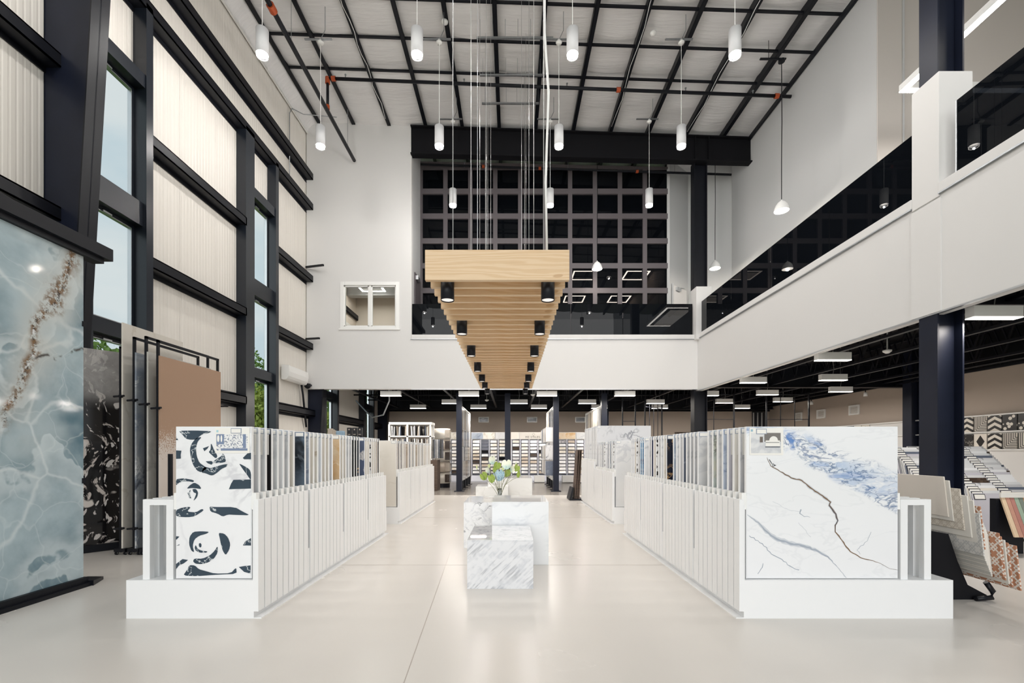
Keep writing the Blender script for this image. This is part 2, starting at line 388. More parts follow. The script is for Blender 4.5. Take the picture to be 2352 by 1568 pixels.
# return wall left of the balcony, with its door leaf
st(MB().box(-3.19, -2.99, Y2+.2, 14.95, 4.7, zt).build('wall_balcony_left', M['wallgrey']))
dr = struct_empty('door_1'); MB().box(-2.99, -2.95, 13.95, 14.75, 4.7, 6.8).build('door_leaf', M['gridgrey'], dr); MB().box(-2.95, -2.87, 14.0, 14.3, 6.6, 6.72).build('door_closer', M['alu'], dr)
# fascia of the mezzanine
st(MB().box(-2.99, 5.56, Y2, Y2+.2, 3.17, 4.7).build('wall_fascia_back', M['wall']))
st(MB().box(5.56, 5.76, -4, Y2+.2, 3.13, 4.7).build('wall_fascia_right', M['wall']))
st(MB().box(-2.99, 5.45, Y2-.03, Y2+.13, 4.66, 4.79).build('trim_6', M['wall'], bevel=.004))
st(MB().box(-3.02, 5.45, Y2-.035, Y2, 4.645, 4.662).build('trim_7', M['galv']))
st(MB().box(5.53, 5.7, 6.3, Y2-.15, 4.66, 4.79).build('trim_8', M['wall'], bevel=.004))
st(MB().box(5.53, 5.7, -4, 5.9, 4.66, 4.79).build('trim_9', M['wall'], bevel=.004))
st(MB().box(5.525, 5.56, -4, 5.9, 4.645, 4.662).box(5.525, 5.56, 6.3, Y2-.15, 4.645, 4.662).build('trim_10', M['galv']))
st(MB().box(-3.0, 5.56, Y2, Y2+.02, 3.155, 3.17).box(5.555, 5.6, -4, Y2, 3.11, 3.13).build('trim_11', M['alu']))
st(MB().box(5.545, 5.56, 5.88, 6.32, 3.13, 4.6).build('trim_12', M['wall']))
st(MB().box(5.54, 5.98, 5.9, 6.3, 4.62, 6.24).build('wall_pier_near', M['wall'], bevel=.004))
st(MB().box(5.45, 5.9, 13.42, 13.85, 4.62, 6.17).build('wall_pier_far', M['wall'], bevel=.004))
# mezzanine slab and lower hall shell
st(MB().box(5.76, 12.1, -4, 21.3, 4.3, 4.7).build('floor_mezzanine', M['matte']))
st(MB().box(-6.13, 5.76, Y2+.2, 21.3, 4.3, 4.7).build('floor_mezzanine', M['matte']))
st(MB().box(-6.15, 12.1, 21.2, 21.3, 0, 4.3).build('wall_hall_back', M['tan']))
st(MB().box(12.0, 12.1, -4, 21.2, 0, 4.3).build('wall_hall_right', M['tan']))
st(MB().box(-6.1, 12.0, 21.14, 21.2, 3.16, 4.3).build('trim_13', M['matte']))
st(MB().box(11.94, 12.0, -4, 21.14, 3.4, 4.3).build('trim_14', M['matte']))
# upper mezzanine walls
st(MB().box(7.14, 7.3, 8.9, 14.75, 4.7, 11.2).build('wall_mezzanine_right', M['wallgrey']))
st(MB().box(7.145, 12.0, 8.88, 8.9, 4.7, 11.2).build('wall_mezzanine_far', plain('warm_mezzanine_paint', srgb(206, 200, 194), .8, var=.01)))
st(MB().box(12.0, 12.1, -4, 9.0, 4.3, 11.2).build('wall_mezzanine_side', M['tan']))
st(MB().box(7.62, 7.65, 8.855, 8.87, 4.7, 11.2).build('trim_15', M['wallgrey']))
def vwall(a, b_, name):
    p = Vector((a[0], a[1])); q = Vector((b_[0], b_[1])); n = Vector((-(q-p).y, (q-p).x)).normalized()*.1
    return st(MB().hexa([(*p,4.7),(*q,4.7),(*(q+n),4.7),(*(p+n),4.7)], [(*p,zt),(*q,zt),(*(q+n),zt),(*(p+n),zt)]).build(name, M['wallgrey']))
vwall((5.16, 14.85), (6.05, 15.6), 'wall_alcove_left'); vwall((6.05, 15.6), (7.2, 14.72), 'wall_alcove_right')
dr = struct_empty('door_2'); dr.location = (5.3, 14.93, 4.7); dr.rotation_euler = (0, 0, math.atan2(.75, .89))
MB().box(0, .8, -.03, .0, 0, 2.05).build('door_leaf', M['wall'], dr)
MB().box(-.06, 0, -.035, 0, 0, 2.11).box(.8, .86, -.035, 0, 0, 2.11).box(0, .8, -.035, 0, 2.05, 2.11).build('door_frame', M['wallgrey'], dr)
MB().box(.1, .35, -.1, -.03, 1.9, 2.0).bar((.2, -.08, 2.0), (.62, -.06, 2.08), .02).build('door_closer', M['alu'], dr)

# glazed grid partition behind the balcony
YG = 14.9; gp = struct_empty('window_7')
x0 = (965-1175)/70.1
xs = [(970.5+57.3*i-1175)/70.1 for i in range(10)]; pw, pit = .678, .817; zs = [10.55-.813*k for k in range(7)]; phh = .64
lx = -2.99
for i in range(11):
    a = xs[i-1]+pw if i else lx; b_ = xs[i] if i < 10 else 5.2
    MB().box(a, b_, YG, YG+.12, 4.7, 10.55 if True else 0).build('mullion', M['gridgrey'], gp)
for i in range(10):
    for k in range(8):
        zt0 = (zs[k-1]-phh) if k else 10.78+.03*(1-i/5)*1; zb0 = zs[k] if k < 7 else 4.7
        MB().box(xs[i], xs[i]+pw, YG, YG+.12, zb0, zt0 if k else 10.55+.001).build('transom', M['gridgrey'], gp) if k else None
    for k in range(7):
        MB().box(xs[i]+.001, xs[i]+pw-.001, YG+.065, YG+.075, zs[k]-phh+.001, zs[k]-.001).build('pane', M['gridglass'], gp)
MB().hexa([(lx,YG,10.55),(5.2,YG,10.55),(5.2,YG+.12,10.55),(lx,YG+.12,10.55)], [(lx,YG,10.80),(5.2,YG,10.62),(5.2,YG+.12,10.62),(lx,YG+.12,10.80)]).build('head_panel', M['gridgrey'], gp)
# dark meeting room behind the partition
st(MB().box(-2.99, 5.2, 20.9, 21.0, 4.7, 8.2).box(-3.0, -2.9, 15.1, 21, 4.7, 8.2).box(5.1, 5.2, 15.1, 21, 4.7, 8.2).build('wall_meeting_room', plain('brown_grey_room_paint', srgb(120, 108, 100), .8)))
st(MB().box(-3.0, 5.2, 15.05, 21, 8.2, 8.3).box(-3.0, 5.2, 15.05, 15.1, 8.2, 10.6).build('ceiling_meeting_room', M['matte']))

# main beam over the balcony, columns
t = thing('steel_beam', 'deep black tapered steel roof beam spanning above the balcony', 'beam')
bz0 = lambda x: 10.14+(9.90-10.14)*(x+3)/10.1
tz0 = lambda x: ZB(x)-.02
for nm, zf, h in (('bottom_flange', bz0, .03), ('top_flange', lambda x: tz0(x)-.03, .03)):
    MB().hexa([(-3.0,13.48,zf(-3)),(7.14,13.48,zf(7.14)),(7.14,13.72,zf(7.14)),(-3.0,13.72,zf(-3))], [(-3.0,13.48,zf(-3)+h),(7.14,13.48,zf(7.14)+h),(7.14,13.72,zf(7.14)+h),(-3.0,13.72,zf(-3)+h)]).build(nm, M['matte'], t)
MB().hexa([(-3.0,13.59,bz0(-3)),(7.14,13.59,bz0(7.14)),(7.14,13.61,bz0(7.14)),(-3.0,13.61,bz0(-3))], [(-3.0,13.59,tz0(-3)),(7.14,13.59,tz0(7.14)),(7.14,13.61,tz0(7.14)),(-3.0,13.61,tz0(-3))]).build('web', M['matte'], t)
for x in (5.46, 5.86): MB().box(x-.01, x+.01, 13.49, 13.59, bz0(x)+.03, tz0(x)-.03).build('stiffener', M['matte'], t)
def hcol(x0, x1, y0, y1, z1, label, mat='navy'):
    t = thing('steel_column', label, 'column')
    MB().box(x0, x0+.022, y0, y1, 0, z1).build('flange', M[mat], t); MB().box(x1-.022, x1, y0, y1, 0, z1).build('flange', M[mat], t)
    MB().box(x0+.022, x1-.022, (y0+y1)/2-.02, (y0+y1)/2-.005, 0, z1).build('web', M[mat], t)
    MB().box(x0-.05, x1+.05, y0-.05, y1+.05, 0, .025).build('base_plate', M[mat], t)
    return t
hcol(5.57, 5.92, 5.95, 6.22, 10.6, 'broad navy-black steel column standing behind the blue-veined marble board rack')
hcol(5.47, 5.86, 13.62, 13.9, 10.0, 'black steel column rising through the far corner of the balcony', 'black')
hcol(11.6, 11.9, 13.2, 13.5, 4.2, 'black steel column against the taupe side wall beyond the tiles')
hcol(3.72, 4.1, 19.2, 19.4, 4.2, 'black steel column in front of the far taupe wall')

# glass railings
def rail(label, panels, grp='smoked glass balcony railings'):
    t = thing('glass_railing', label, 'railing', group=grp)
    for (x0, x1, y0, y1) in panels:
        MB().box(x0, x1, y0, y1, 4.74, 5.725).build('glass_panel', M['railglass'], t)
    return t
rail('dark glass railing across the back balcony under the gridded partition', [(a, b_, 13.64, 13.652) for a, b_ in ((-2.98, -1.36), (-1.35, .21), (.22, 1.77), (1.78, 3.33), (3.345, 5.42))])
rail('long dark glass railing between the two white piers', [(5.6, 5.612, a, b_) for a, b_ in ((6.31, 8.01), (8.025, 9.84), (9.855, 11.6), (11.615, 13.41))])
rail('short dark glass railing on the camera side of the taller white pier', [(5.6, 5.612, a, b_) for a, b_ in ((3.9, 5.72), (2.1, 3.885))])
MB().box(5.595, 5.617, 5.72, 5.735, 4.79, 5.725).build('glass_panel', M['alu'], bpy.data.objects['glass_railing.002'])
# ring lights
def ring(label, x, y, z, sx, sy, mat='ring', w=.07, h=.09, top=None, grp=None):
    t = thing('ring_light', label, 'light fixture', (x, y, z), group=grp)
    b = MB(); e = MB()
    for (a, b2, c, d) in ((-sx/2, sx/2, -sy/2, -sy/2+w), (-sx/2, sx/2, sy/2-w, sy/2), (-sx/2, -sx/2+w, -sy/2+w, sy/2-w), (sx/2-w, sx/2, -sy/2+w, sy/2-w)):
        b.box(a, b2, c, d, .012, h); e.box(a, b2, c, d, 0, .012)
    b.build('housing', M['whiteplastic'], t); e.build('diffuser', M[mat], t)
    if top:
        for (px, py) in ((-sx/2+.03, sy/2-.03), (sx/2-.03, sy/2-.03), (-sx/2+.03, -sy/2+.03), (sx/2-.03, -sy/2+.03)): MB().tube([(px,py,h),(px,py,top)], .004, 5).build('suspension_wire', M['cable'], t)
    return t
ring('large square glowing ring light hung above the right mezzanine', 6.64+1.45, 6.35, 7.45, 2.9, 2.9, w=.09, h=.12, top=3.0)
for k, (x, y) in enumerate(((2.75, 16.7), (4.65, 16.7), (2.75, 19.3), (4.65, 19.3))):
    ring('small square ring light in the dark room behind the partition, %s, %s' % (('nearer row', 'farther row')[k//2], ('left one', 'right one')[k % 2]), x-.1, y, 7.75, .85, .85, w=.05, h=.06, top=.42, grp='ring lights in the meeting room')
ring('square ring light on the office ceiling seen through the white window', -4.95, 15.9, 7.05, .85, .95, w=.06, top=.5)
# ceiling of the lower hall: girders, joists
gr = struct_empty('ceiling_hall')
for (a, b_, y) in ((-6.1, 5.5, 13.95), (5.95, 12, 6.05), (5.95, 12, 13.75), (-6.1, 12, 20.9)):
    MB().box(a, b_, y, y+.02, 3.25, 3.9).box(a, b_, y-.1, y+.12, 3.23, 3.25).box(a, b_, y-.1, y+.12, 3.9, 3.92).build('girder', M['black'], gr)
def joist(x, y0, y1):
    b = MB().box(x-.04, x+.04, y0, y1, 3.30, 3.35).box(x-.04, x+.04, y0, y1, 4.2, 4.26)
    n = int((y1-y0)/.6)
    for i in range(n):
        ya = y0+(y1-y0)*i/n; yb = y0+(y1-y0)*(i+.5)/n; yc = y0+(y1-y0)*(i+1)/n
        b.bar((x, ya, 4.2), (x, yb, 3.35), .025, .025); b.bar((x, yb, 3.35), (x, yc, 4.2), .025, .025)
    b.build('joist', M['black'], gr)
for k in range(8): joist(-5.2+1.5*k, 14.1, 20.8)
for k in range(5): joist(6.6+1.25*k, -3.5, 20.8)
for y in (15.6, 17.3, 19.0): MB().bar((-6, y, 3.45), (5.4, y, 3.45), .05, .05).build('bridging_pipe', M['black'], gr)
# ---------------------------------------------------------------- stone and tile materials
W_ = srgb(236, 236, 236)
def G(v): return srgb(v, v, v)
S = {}
S['white'] = marble('white_marble', srgb(232,233,235), [(srgb(170,175,182), .6, 1.6, .02, .5, .7, .6)], seed=1)
S['pale'] = marble('pale_grey_stone', srgb(214,216,218), [(srgb(180,183,190), .5, 2.2, .03, .6, .3, .5)], seed=2, cloud=srgb(224,224,224))
S['grey'] = marble('grey_stone', srgb(186,188,192), [(srgb(150,153,160), .5, 3, .04, 1, .2, .4)], seed=3, cloud=srgb(200,200,202), cs=4)
S['cream'] = marble('cream_stone', srgb(226,220,210), [(srgb(200,190,174), .5, 2, .03, .6, .8, .5)], seed=4)
S['cream2'] = marble('cream_vein_stone', srgb(228,224,216), [(srgb(170,155,130), .7, 1.5, .02, .6, -.7, .8)], seed=5)
S['bluegrey'] = marble('blue_grey_marble', srgb(160,172,190), [(srgb(90,104,130), .7, 2, .04, .5, .5, .9), (srgb(225,230,236), .7, 2.4, .02, .6, -.6, .6)], seed=6, cloud=srgb(190,198,208))
S['dkblue'] = marble('dark_blue_marble', srgb(92,112,132), [(srgb(12,16,24), .95, 1.6, .10, .5, .5, 1.2), (srgb(190,202,212), .5, 2.4, .02, .6, -.6, .6)], seed=7, cloud=srgb(140,156,172))
S['bluevein'] = marble('blue_veined_marble', srgb(222,226,232), [(srgb(96,112,150), .85, 1.8, .05, .5, .9, .8)], seed=8)
S['black'] = marble('black_marble', (0.006,0.006,0.008,1), [(srgb(210,205,195), .8, 1.0, .006, .6, .9, .5)], seed=9, rough=.08)
S['gold'] = marble('black_gold_marble', (0.010,0.014,0.03,1), [(srgb(205,165,115), .9, 2.4, .016, 1, .4, 1.0)], seed=10, rough=.1)
S['amber'] = marble('amber_onyx', srgb(226,208,180), [(srgb(196,146,86), .6, 1.8, .09, .7, .6, 1.2), (srgb(240,230,210), .6, 3, .03, 1, 0, .6)], seed=11, cloud=srgb(214,172,118), cs=3)
S['green'] = marble('green_gold_marble', srgb(190,202,200), [(srgb(140,104,60), .9, 2.2, .03, .5, .5, 1.2), (srgb(70,74,66), .6, 3, .02, .7, .2, .8)], seed=12, cloud=srgb(214,208,188), cs=3)
S['bluespeck'] = marble('blue_speckled_marble', srgb(196,206,222), [(srgb(110,130,170), .8, 9, .06, .8, .5, .8)], seed=13)
S['navy'] = marble('navy_stone', srgb(58,66,92), [(srgb(110,120,150), .6, 3, .03, .6, .6, .6)], seed=14)
S['charcoal'] = marble('charcoal_blue_stone', srgb(100,108,124), [(srgb(170,176,190), .6, 3, .02, .5, .8, .6)], seed=15)
S['lilac'] = marble('lilac_grey_marble', srgb(196,194,202), [(srgb(120,120,144), .8, 1.4, .06, .4, 1.3, .5)], seed=16)
S['blue'] = marble('bright_blue_stone', srgb(90,140,180), [(srgb(210,225,235), .8, 6, .06, 1, .4, 1), (srgb(30,60,100), .8, 5, .05, 1, -.4, 1)], seed=17)
S['agate'] = marble('blue_agate', srgb(86,98,124), [(srgb(225,222,220), .95, 3.4, .04, .4, 1.2, 1.6), (srgb(24,26,40), .9, 3.0, .05, .4, 1.2, 1.6)], seed=18)
S['greyvein'] = marble('grey_veined_marble', srgb(212,212,214), [(srgb(120,122,130), .8, 2.4, .03, .5, .9, .7)], seed=19)
S['brown'] = marble('dark_brown_stone', srgb(70,58,50), [(srgb(120,100,85), .5, 3, .04, 1, 0, .5)], seed=20)
S['taupe'] = marble('taupe_stone', srgb(196,184,170), [(srgb(165,150,134), .5, 3, .04, .3, 0, .4)], seed=21)
m = NM('spotted_black_white', .3); v = m.coord(scale=(14, 14, 14)); m.color(m.mix(m.mr(m.noise(v, 1.2, 1), .50, .53), G(235), G(15))); S['spots'] = m.mat
DESC = dict(white='white marble', pale='pale grey', grey='mid grey', cream='cream', cream2='cream veined', bluegrey='blue-grey veined', dkblue='stormy blue', bluevein='blue-veined white', black='black marble', gold='black and gold marble', amber='amber onyx', green='green and gold marble', bluespeck='blue speckled', navy='navy', charcoal='charcoal-blue', lilac='lilac-grey marble', blue='bright blue', agate='blue agate', greyvein='grey-veined white', brown='dark brown', taupe='taupe', spots='black and white spotted')

# ---------------------------------------------------------------- showroom racks and their sample boards
def rack_module(name_lbl, X, Y, sg, bw, hs, group, portals=True, base_front=True, meshes={}):
    """X = aisle face, sg = direction away from the aisle, bw = board width, hs = slat height"""
    t = thing('display_rack', name_lbl, 'rack', (X, Y, 0), group=group)
    key = (sg, bw, hs)
    if key not in meshes:
        q = lambda b, u0, u1, *r: b.box(min(sg*u0, sg*u1), max(sg*u0, sg*u1), *r)
        d = {}
        d['base'] = q(MB(), 0, bw+.44 if bw > 1 else bw+.4, 0, .92, 0, .3).mesh('base', M['white'])
        d['plate'] = q(MB(), -.06, 0, 0, .92, .0, .008).mesh('floor_plate', M['white'])
        sl = MB(); q(sl, -.035, -.03, 0, .088, .055, hs); q(sl, -.03, 0, 0, .006, .055, hs); q(sl, -.03, 0, .07, .076, .055, hs); q(sl, -.03, 0, 0.006, .07, hs-.006, hs)
        d['slat'] = sl.mesh('slat', M['white'])
        d['side'] = q(MB(), -.002, .008, 0, .875, .3, hs-.04).mesh('side_panel', M['white'])
        d['post'] = q(MB(), -.03, 0, .885, .915, .055, .36).mesh('lower_panel', M['white'])
        cl = MB(); q(cl, -.0, .035, -.018, .03, hs-.08, hs+.05); q(cl, .035, .055, -.018, -.013, hs-.07, hs+.03)
        d['clip'] = cl.mesh('clip', M['whiteplastic'])
        pf = MB(); q(pf, bw+.05, bw+.105, -.025, .02, .3, hs-.045); q(pf, bw+.235, bw+.29, -.025, .02, .3, hs-.045); q(pf, bw+.05, bw+.29, -.025, .02, hs-.045, hs)
        d['portal'] = pf.mesh('side_frame', M['white'])
        ce = MB(); q(ce, bw+.03, bw+.05, -.018, .03, hs-.08, hs+.05); q(ce, bw+.005, bw+.03, -.018, -.013, hs-.07, hs+.03)
        d['clip2'] = ce.mesh('clip', M['whiteplastic'])
        meshes[key] = d
    d = meshes[key]
    MB().box(min(sg*.012, sg*.02), max(sg*.012, sg*.02), .877, .919, .36, hs-.05).build('gap_shade_strip', M['darkfill'], t)  # added strip, stands in for the shade and dark board edge in the gap
    inst('base', d['base'], t); inst('floor_plate', d['plate'], t); inst('side_panel', d['side'], t); inst('lower_panel', d['post'], t)
    for k in range(9):
        inst('slat', d['slat'], t, (0, .098*k, 0))
        if k < 8 or True: inst('clip', d['clip'], t, (0, .05+.098*k, 0))
        if portals:
            inst('side_frame', d['portal'], t, (0, .05+.098*k, 0)); inst('clip', d['clip2'], t, (0, .05+.098*k, 0))
    return t
lab_me = MB().box(0, .083, -.002, 0, 0, .042, 0).box(.005, .078, -.0028, -.002, .005, .037, 1).mesh('label_card', [M['cardblue'], M['cardwhite']])
_bm = {}
def board(label, mat, x0, y, z0, w, h, group, lab_u=None, parent_cat='sample board', edge=None):
    k = (w, h)
    if k not in _bm:
        _bm[k] = (MB().box(0, w, 0, .026, 0, h).mesh('sample_board', M['white']), MB().box(.004, w-.004, -.004, 0, .004, h-.004).mesh('tile_face', S['white']))
    o = inst('sample_board', _bm[k][0], None, (x0, y, z0)); tag(o, label, parent_cat, group)
    f = inst('tile_face', _bm[k][1], o, (0, 0, 0), mat=mat)
    if lab_u is not None: inst('label_card', lab_me, o, (lab_u, -.0045, h-.05))
    return o
def rack_row(side_word, X, Y0, sg, bw, cols, z0=.305, h=1.2, hs=.93, tall_from=9, where='front'):
    n = len(cols); cnt = 0
    grp = 'white slatted racks on the %s of the aisle' % side_word
    bg_ = 'sample boards in the %s %s rack row' % (where, side_word)
    for mi, row in enumerate(cols):
        tall = mi >= tall_from; hh = 1.57 if tall else h; hv = 1.08 if tall else hs
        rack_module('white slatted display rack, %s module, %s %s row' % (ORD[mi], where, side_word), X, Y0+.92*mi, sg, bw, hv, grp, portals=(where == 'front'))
        for k, mk in enumerate(row):
            if not mk: continue
            xa = X+.035 if sg > 0 else X-.035-bw
            lu = .07 if sg > 0 else bw-.155
            if cnt == 0 and where == 'front': lu = None
            if k > 0 or mi > 0 or where != 'front': lu = .008 if sg > 0 else bw-.091
            o = board('%s sample board, %s back in the %s %s rack row' % (DESC[mk], ordn(cnt), where, side_word), S[mk], xa, Y0+.92*mi+.035+.098*k, z0, bw, hh, bg_, lu)
            if mi*9+k in (1, 2, 3) and where == 'front':     # small photo cards
                u0 = bw-.27 if sg < 0 else .02
                pc = MB().box(u0, u0+.25, -.0062, -.0042, hh-.225, hh-.01, 0).box(u0+.015, u0+.235, -.007, -.0062, hh-.2, hh-.06, 1).box(u0+.17, u0+.22, -.0076, -.007, hh-.15, hh-.08, 2)
                pc.build('photo_card', [M['cardwhite'], [S['greyvein'], S['charcoal'], S['navy']][k % 3], S['black']], o)
            if cnt == 0 and where == 'front': boards0[side_word] = o
            cnt += 1
boards0 = {}
rack_row('left', -2.02, 3.565, -1, .6, [
    ['white','greyvein','pale','black','pale','white','pale','cream'],
    ['dkblue','bluegrey','cream','cream2','bluevein','cream','cream','greyvein'],
    ['amber','cream','cream','pale','pale','black','black','gold'],
    ['agate','cream','cream','spots','cream','cream','taupe','brown']])
rack_row('right', 1.82, 3.565, 1, 1.2, [
    ['white','grey','cream2','lilac','bluespeck','pale','green','pale'],
    ['pale','grey','grey','grey','charcoal','greyvein','white','bluegrey'],
    ['gold','cream','white','pale','spots','cream','navy','grey'],
    ['white','blue','blue','grey','spots','cream','white','white']])
rack_row('left', -2.05, 8.2, -1, .6, [
    ['cream','taupe','brown','cream','brown','cream','cream','taupe'], ['taupe','cream','black','cream','cream','black','cream','white'],
    ['taupe','cream','brown','cream','white','taupe','black','cream'], ['cream','taupe','cream','white','cream','taupe','cream','cream']], where='far')
rack_row('right', 1.85, 8.2, 1, 1.2, [
    ['pale','bluevein','spots','white','grey','dkblue','white','charcoal'], ['white','spots','pale','charcoal','white','grey','pale','white'],
    ['greyvein','white','pale','grey','white','pale','grey','white'], ['white','pale','grey','white','pale','white','grey','white']], tall_from=2, where='far')

# front left board: rose inlay
fo = boards0['left']; fo['label'] = 'tall white marble board with dark rose inlay at the front of the left rack'; del fo['group']
fo.children[0].material_slots[0].material = marble('white_inlay_marble', srgb(240,241,243), [(srgb(200,200,206), .6, 2.2, .05, .6, .7, .9)], rough=.12, seed=30)
m = NM('dark_slate_inlay', .06); v = m.coord(); c = m.mix(m.noise(v, 2, 3), srgb(34, 50, 62), srgb(66, 84, 100)); c = m.mix(m.m('MULTIPLY', m.vein(m.warp(v, 3, .3), 3.4, .008), .9), c, srgb(220,225,228)); m.color(c)
inlay = m.mat
Pp = [[(110,80),(230,77),(360,83),(335,97),(290,105),(262,125),(245,145),(200,148),(165,140),(140,110)], [(88,120),(108,150),(88,150)],
 [(240,135),(285,125),(250,165),(240,215),(245,270),(265,320),(300,345),(325,362),(280,395),(245,378),(215,330),(200,270),(195,220),(205,180)],
 [(280,395),(300,350),(350,362),(390,350),(440,335),(482,330),(470,350),(430,368),(400,395),(370,415),(350,417),(310,400)],
 [(352,168),(378,230),(402,272),(388,290),(350,255),(335,240),(350,222)], [(292,212),(338,195),(325,215),(303,234)],
 [(440,248),(455,270),(465,314),(430,322),(380,325),(368,310),(400,290),(430,270)], [(312,310),(355,308),(375,322),(355,336),(328,325)],
 [(560,325),(600,345),(640,370),(651,400),(651,455),(620,410),(590,370)], [(590,285),(625,250),(651,246),(651,295),(600,295)],
 [(88,228),(132,230),(126,262),(128,290),(88,292)], [(520,450),(651,447),(651,516),(486,521),(502,480)],
 [(88,445),(150,438),(225,452),(222,468),(180,460),(120,466),(88,496)], [(170,518),(195,490),(228,470),(265,490),(282,520),(235,514),(205,512)],
 [(213,520),(240,518),(257,545),(250,580),(220,612),(235,575),(243,552),(222,545)], [(178,550),(200,525),(194,555),(205,590),(190,588)],
 [(88,680),(140,658),(205,653),(172,690),(240,696),(285,668),(300,680),(232,725),(180,733),(88,728)],
 [(340,650),(375,655),(530,655),(590,690),(646,718),(530,715),(480,712),(440,728),(400,705),(348,690)],
 [(220,842),(280,838),(340,842),(320,857),(265,872),(228,900),(215,950),(228,998),(205,985),(188,935),(192,880)],
 [(408,850),(450,855),(480,885),(497,935),(488,980),(462,1020),(440,985),(425,930),(418,890)],
 [(402,948),(402,1000),(375,1045),(330,1075),(280,1087),(235,1083),(218,1065),(228,1044),(290,1045),(345,1020),(380,985)],
 [(238,940),(252,972),(285,985),(328,990),(318,1000),(275,1001),(240,988),(230,962)], [(262,932),(272,926),(282,938),(280,956),(270,962),(262,950)],
 [(88,875),(117,878),(88,905)], [(88,948),(118,935),(114,946)], [(651,890),(651,946),(590,945),(610,912)],
 [(88,1085),(140,1048),(182,1055),(150,1080),(112,1098),(88,1125)],
 [(192,1093),(232,1096),(262,1125),(310,1138),(380,1158),(500,1155),(541,1110),(545,1160),(400,1166),(240,1178),(145,1172),(168,1138)],
 [(560,1108),(604,1100),(648,1096),(648,1158),(600,1145)]]
def smooth_poly(p):
    o = []
    for i in range(len(p)):
        a, b_ = p[i], p[(i+1) % len(p)]
        o += [(a[0]*.8+b_[0]*.2, a[1]*.8+b_[1]*.2), (a[0]*.2+b_[0]*.8, a[1]*.2+b_[1]*.8)]
    return o
from mathutils.geometry import tessellate_polygon
for p in Pp:
    if len(p) > 6: p = smooth_poly(p)
    pts = [((x-88)/567*.6, -.0055, (1195-y)/1147*1.2) for x, y in p]
    tris = tessellate_polygon([[Vector((a, c_, 0)) for a, _, c_ in pts]])
    b = MB(); b.v = [(min(max(a, .004), .596), c_, d) for a, c_, d in pts]
    for t_ in tris:
        A, B_, C_ = [Vector(b.v[i]) for i in t_]
        n = (B_-A).cross(C_-A); b.f.append(tuple(t_) if n.y < 0 else tuple(t_)[::-1]); b.m.append(0)
    b.build('inlay_piece', inlay, fo)
pc = MB().box(.315, .585, -.008, -.0045, .99, 1.19, 0).box(.325, .57, -.009, -.008, 1.01, 1.14, 1).box(.325, .385, -.0095, -.009, 1.06, 1.14, 2).box(.535, .558, -.0095, -.009, 1.03, 1.14, 2).box(.36, .57, -.0095, -.009, 1.01, 1.028, 2).box(.325, .34, -.0095, -.008, 1.155, 1.172, 3)
for cx, hw in ((.34, .010), (.365, .007)): pc.poly([(cx+hw*math.cos(a*.5236), -.0098, 1.105+.028*math.sin(a*.5236)) for a in range(12)], 0)
m = NM('speckled_photo_tile', .5); v = m.coord(); m.color(m.mix(m.mr(m.noise(v, 90, 1), .52, .6), G(235), srgb(120,130,150)))
pc.build('photo_card', [M['cardwhite'], m.mat, plain('photo_blue_grey', srgb(120,136,165), .5), plain('photo_icon', srgb(170,210,220), .5)], fo)
inst('label_card', lab_me, fo, (.44, -.0092, 1.145))

# front right board: blue band, cracks
ro = boards0['right']; ro['label'] = 'large square white marble board with blue band and brown crack, front right'; del ro['group']
m = NM('blue_band_marble', .14); v = m.coord(); vs = m.sep(m.warp(v, 3.2, .16, 5)); u_, v_ = vs[0], vs[2]
lo = m.m('ADD', m.m('MULTIPLY', u_, -.52), 1.13); hi = m.m('ADD', m.m('MULTIPLY', u_, -.42), 1.36)
band = m.m('MULTIPLY', m.mr(m.m('SUBTRACT', v_, lo), -.01, .03), m.mr(m.m('SUBTRACT', hi, v_), -.02, .08))
core = m.m('MULTIPLY', m.mr(m.m('ABSOLUTE', m.m('SUBTRACT', m.m('SUBTRACT', v_, lo), .13)), .0, .17, 1, 0), m.mr(u_, .45, 1.1, 1.0, .25))
wv = m.warp(m.warp(m.coord(rot=(0, .45, 0), scale=(.6, 1, 1.3)), 2.5, .7, 4), 9, .12, 4)
cl = m.mr(m.noise(wv, 4.2, 6, .66), .44, .60); vn = m.vein(wv, 4.6, .024, 4); vn2 = m.vein(wv, 8.5, .03, 4)
c = m.mix(m.m('MULTIPLY', m.noise(m.coord(), 1.4, 3), .25), srgb(240,241,243), srgb(222,224,228))
c = m.mix(m.m('MULTIPLY', m.m('MULTIPLY', band, cl), m.m('ADD', m.m('MULTIPLY', core, .5), .28), clamp=True), c, srgb(132,168,212))
c = m.mix(m.m('MULTIPLY', m.m('MULTIPLY', band, vn), .75), c, srgb(64,96,140))
c = m.mix(m.m('MULTIPLY', m.m('MULTIPLY', band, vn2), .5), c, srgb(110,134,166))
c = m.mix(m.m('MULTIPLY', m.m('MULTIPLY', band, m.m('MULTIPLY', core, m.mr(m.noise(wv, 5, 3), .5, .62))), .9, clamp=True), c, srgb(70,122,190))
c = m.mix(m.m('MULTIPLY', m.vein(m.warp(m.coord(rot=(0, -.7, 0), scale=(.4, 1, 1)), 2, .5), 2.2, .012), .10), c, srgb(170,176,186))
m.color(c); ro.children[0].material_slots[0].material = m.mat
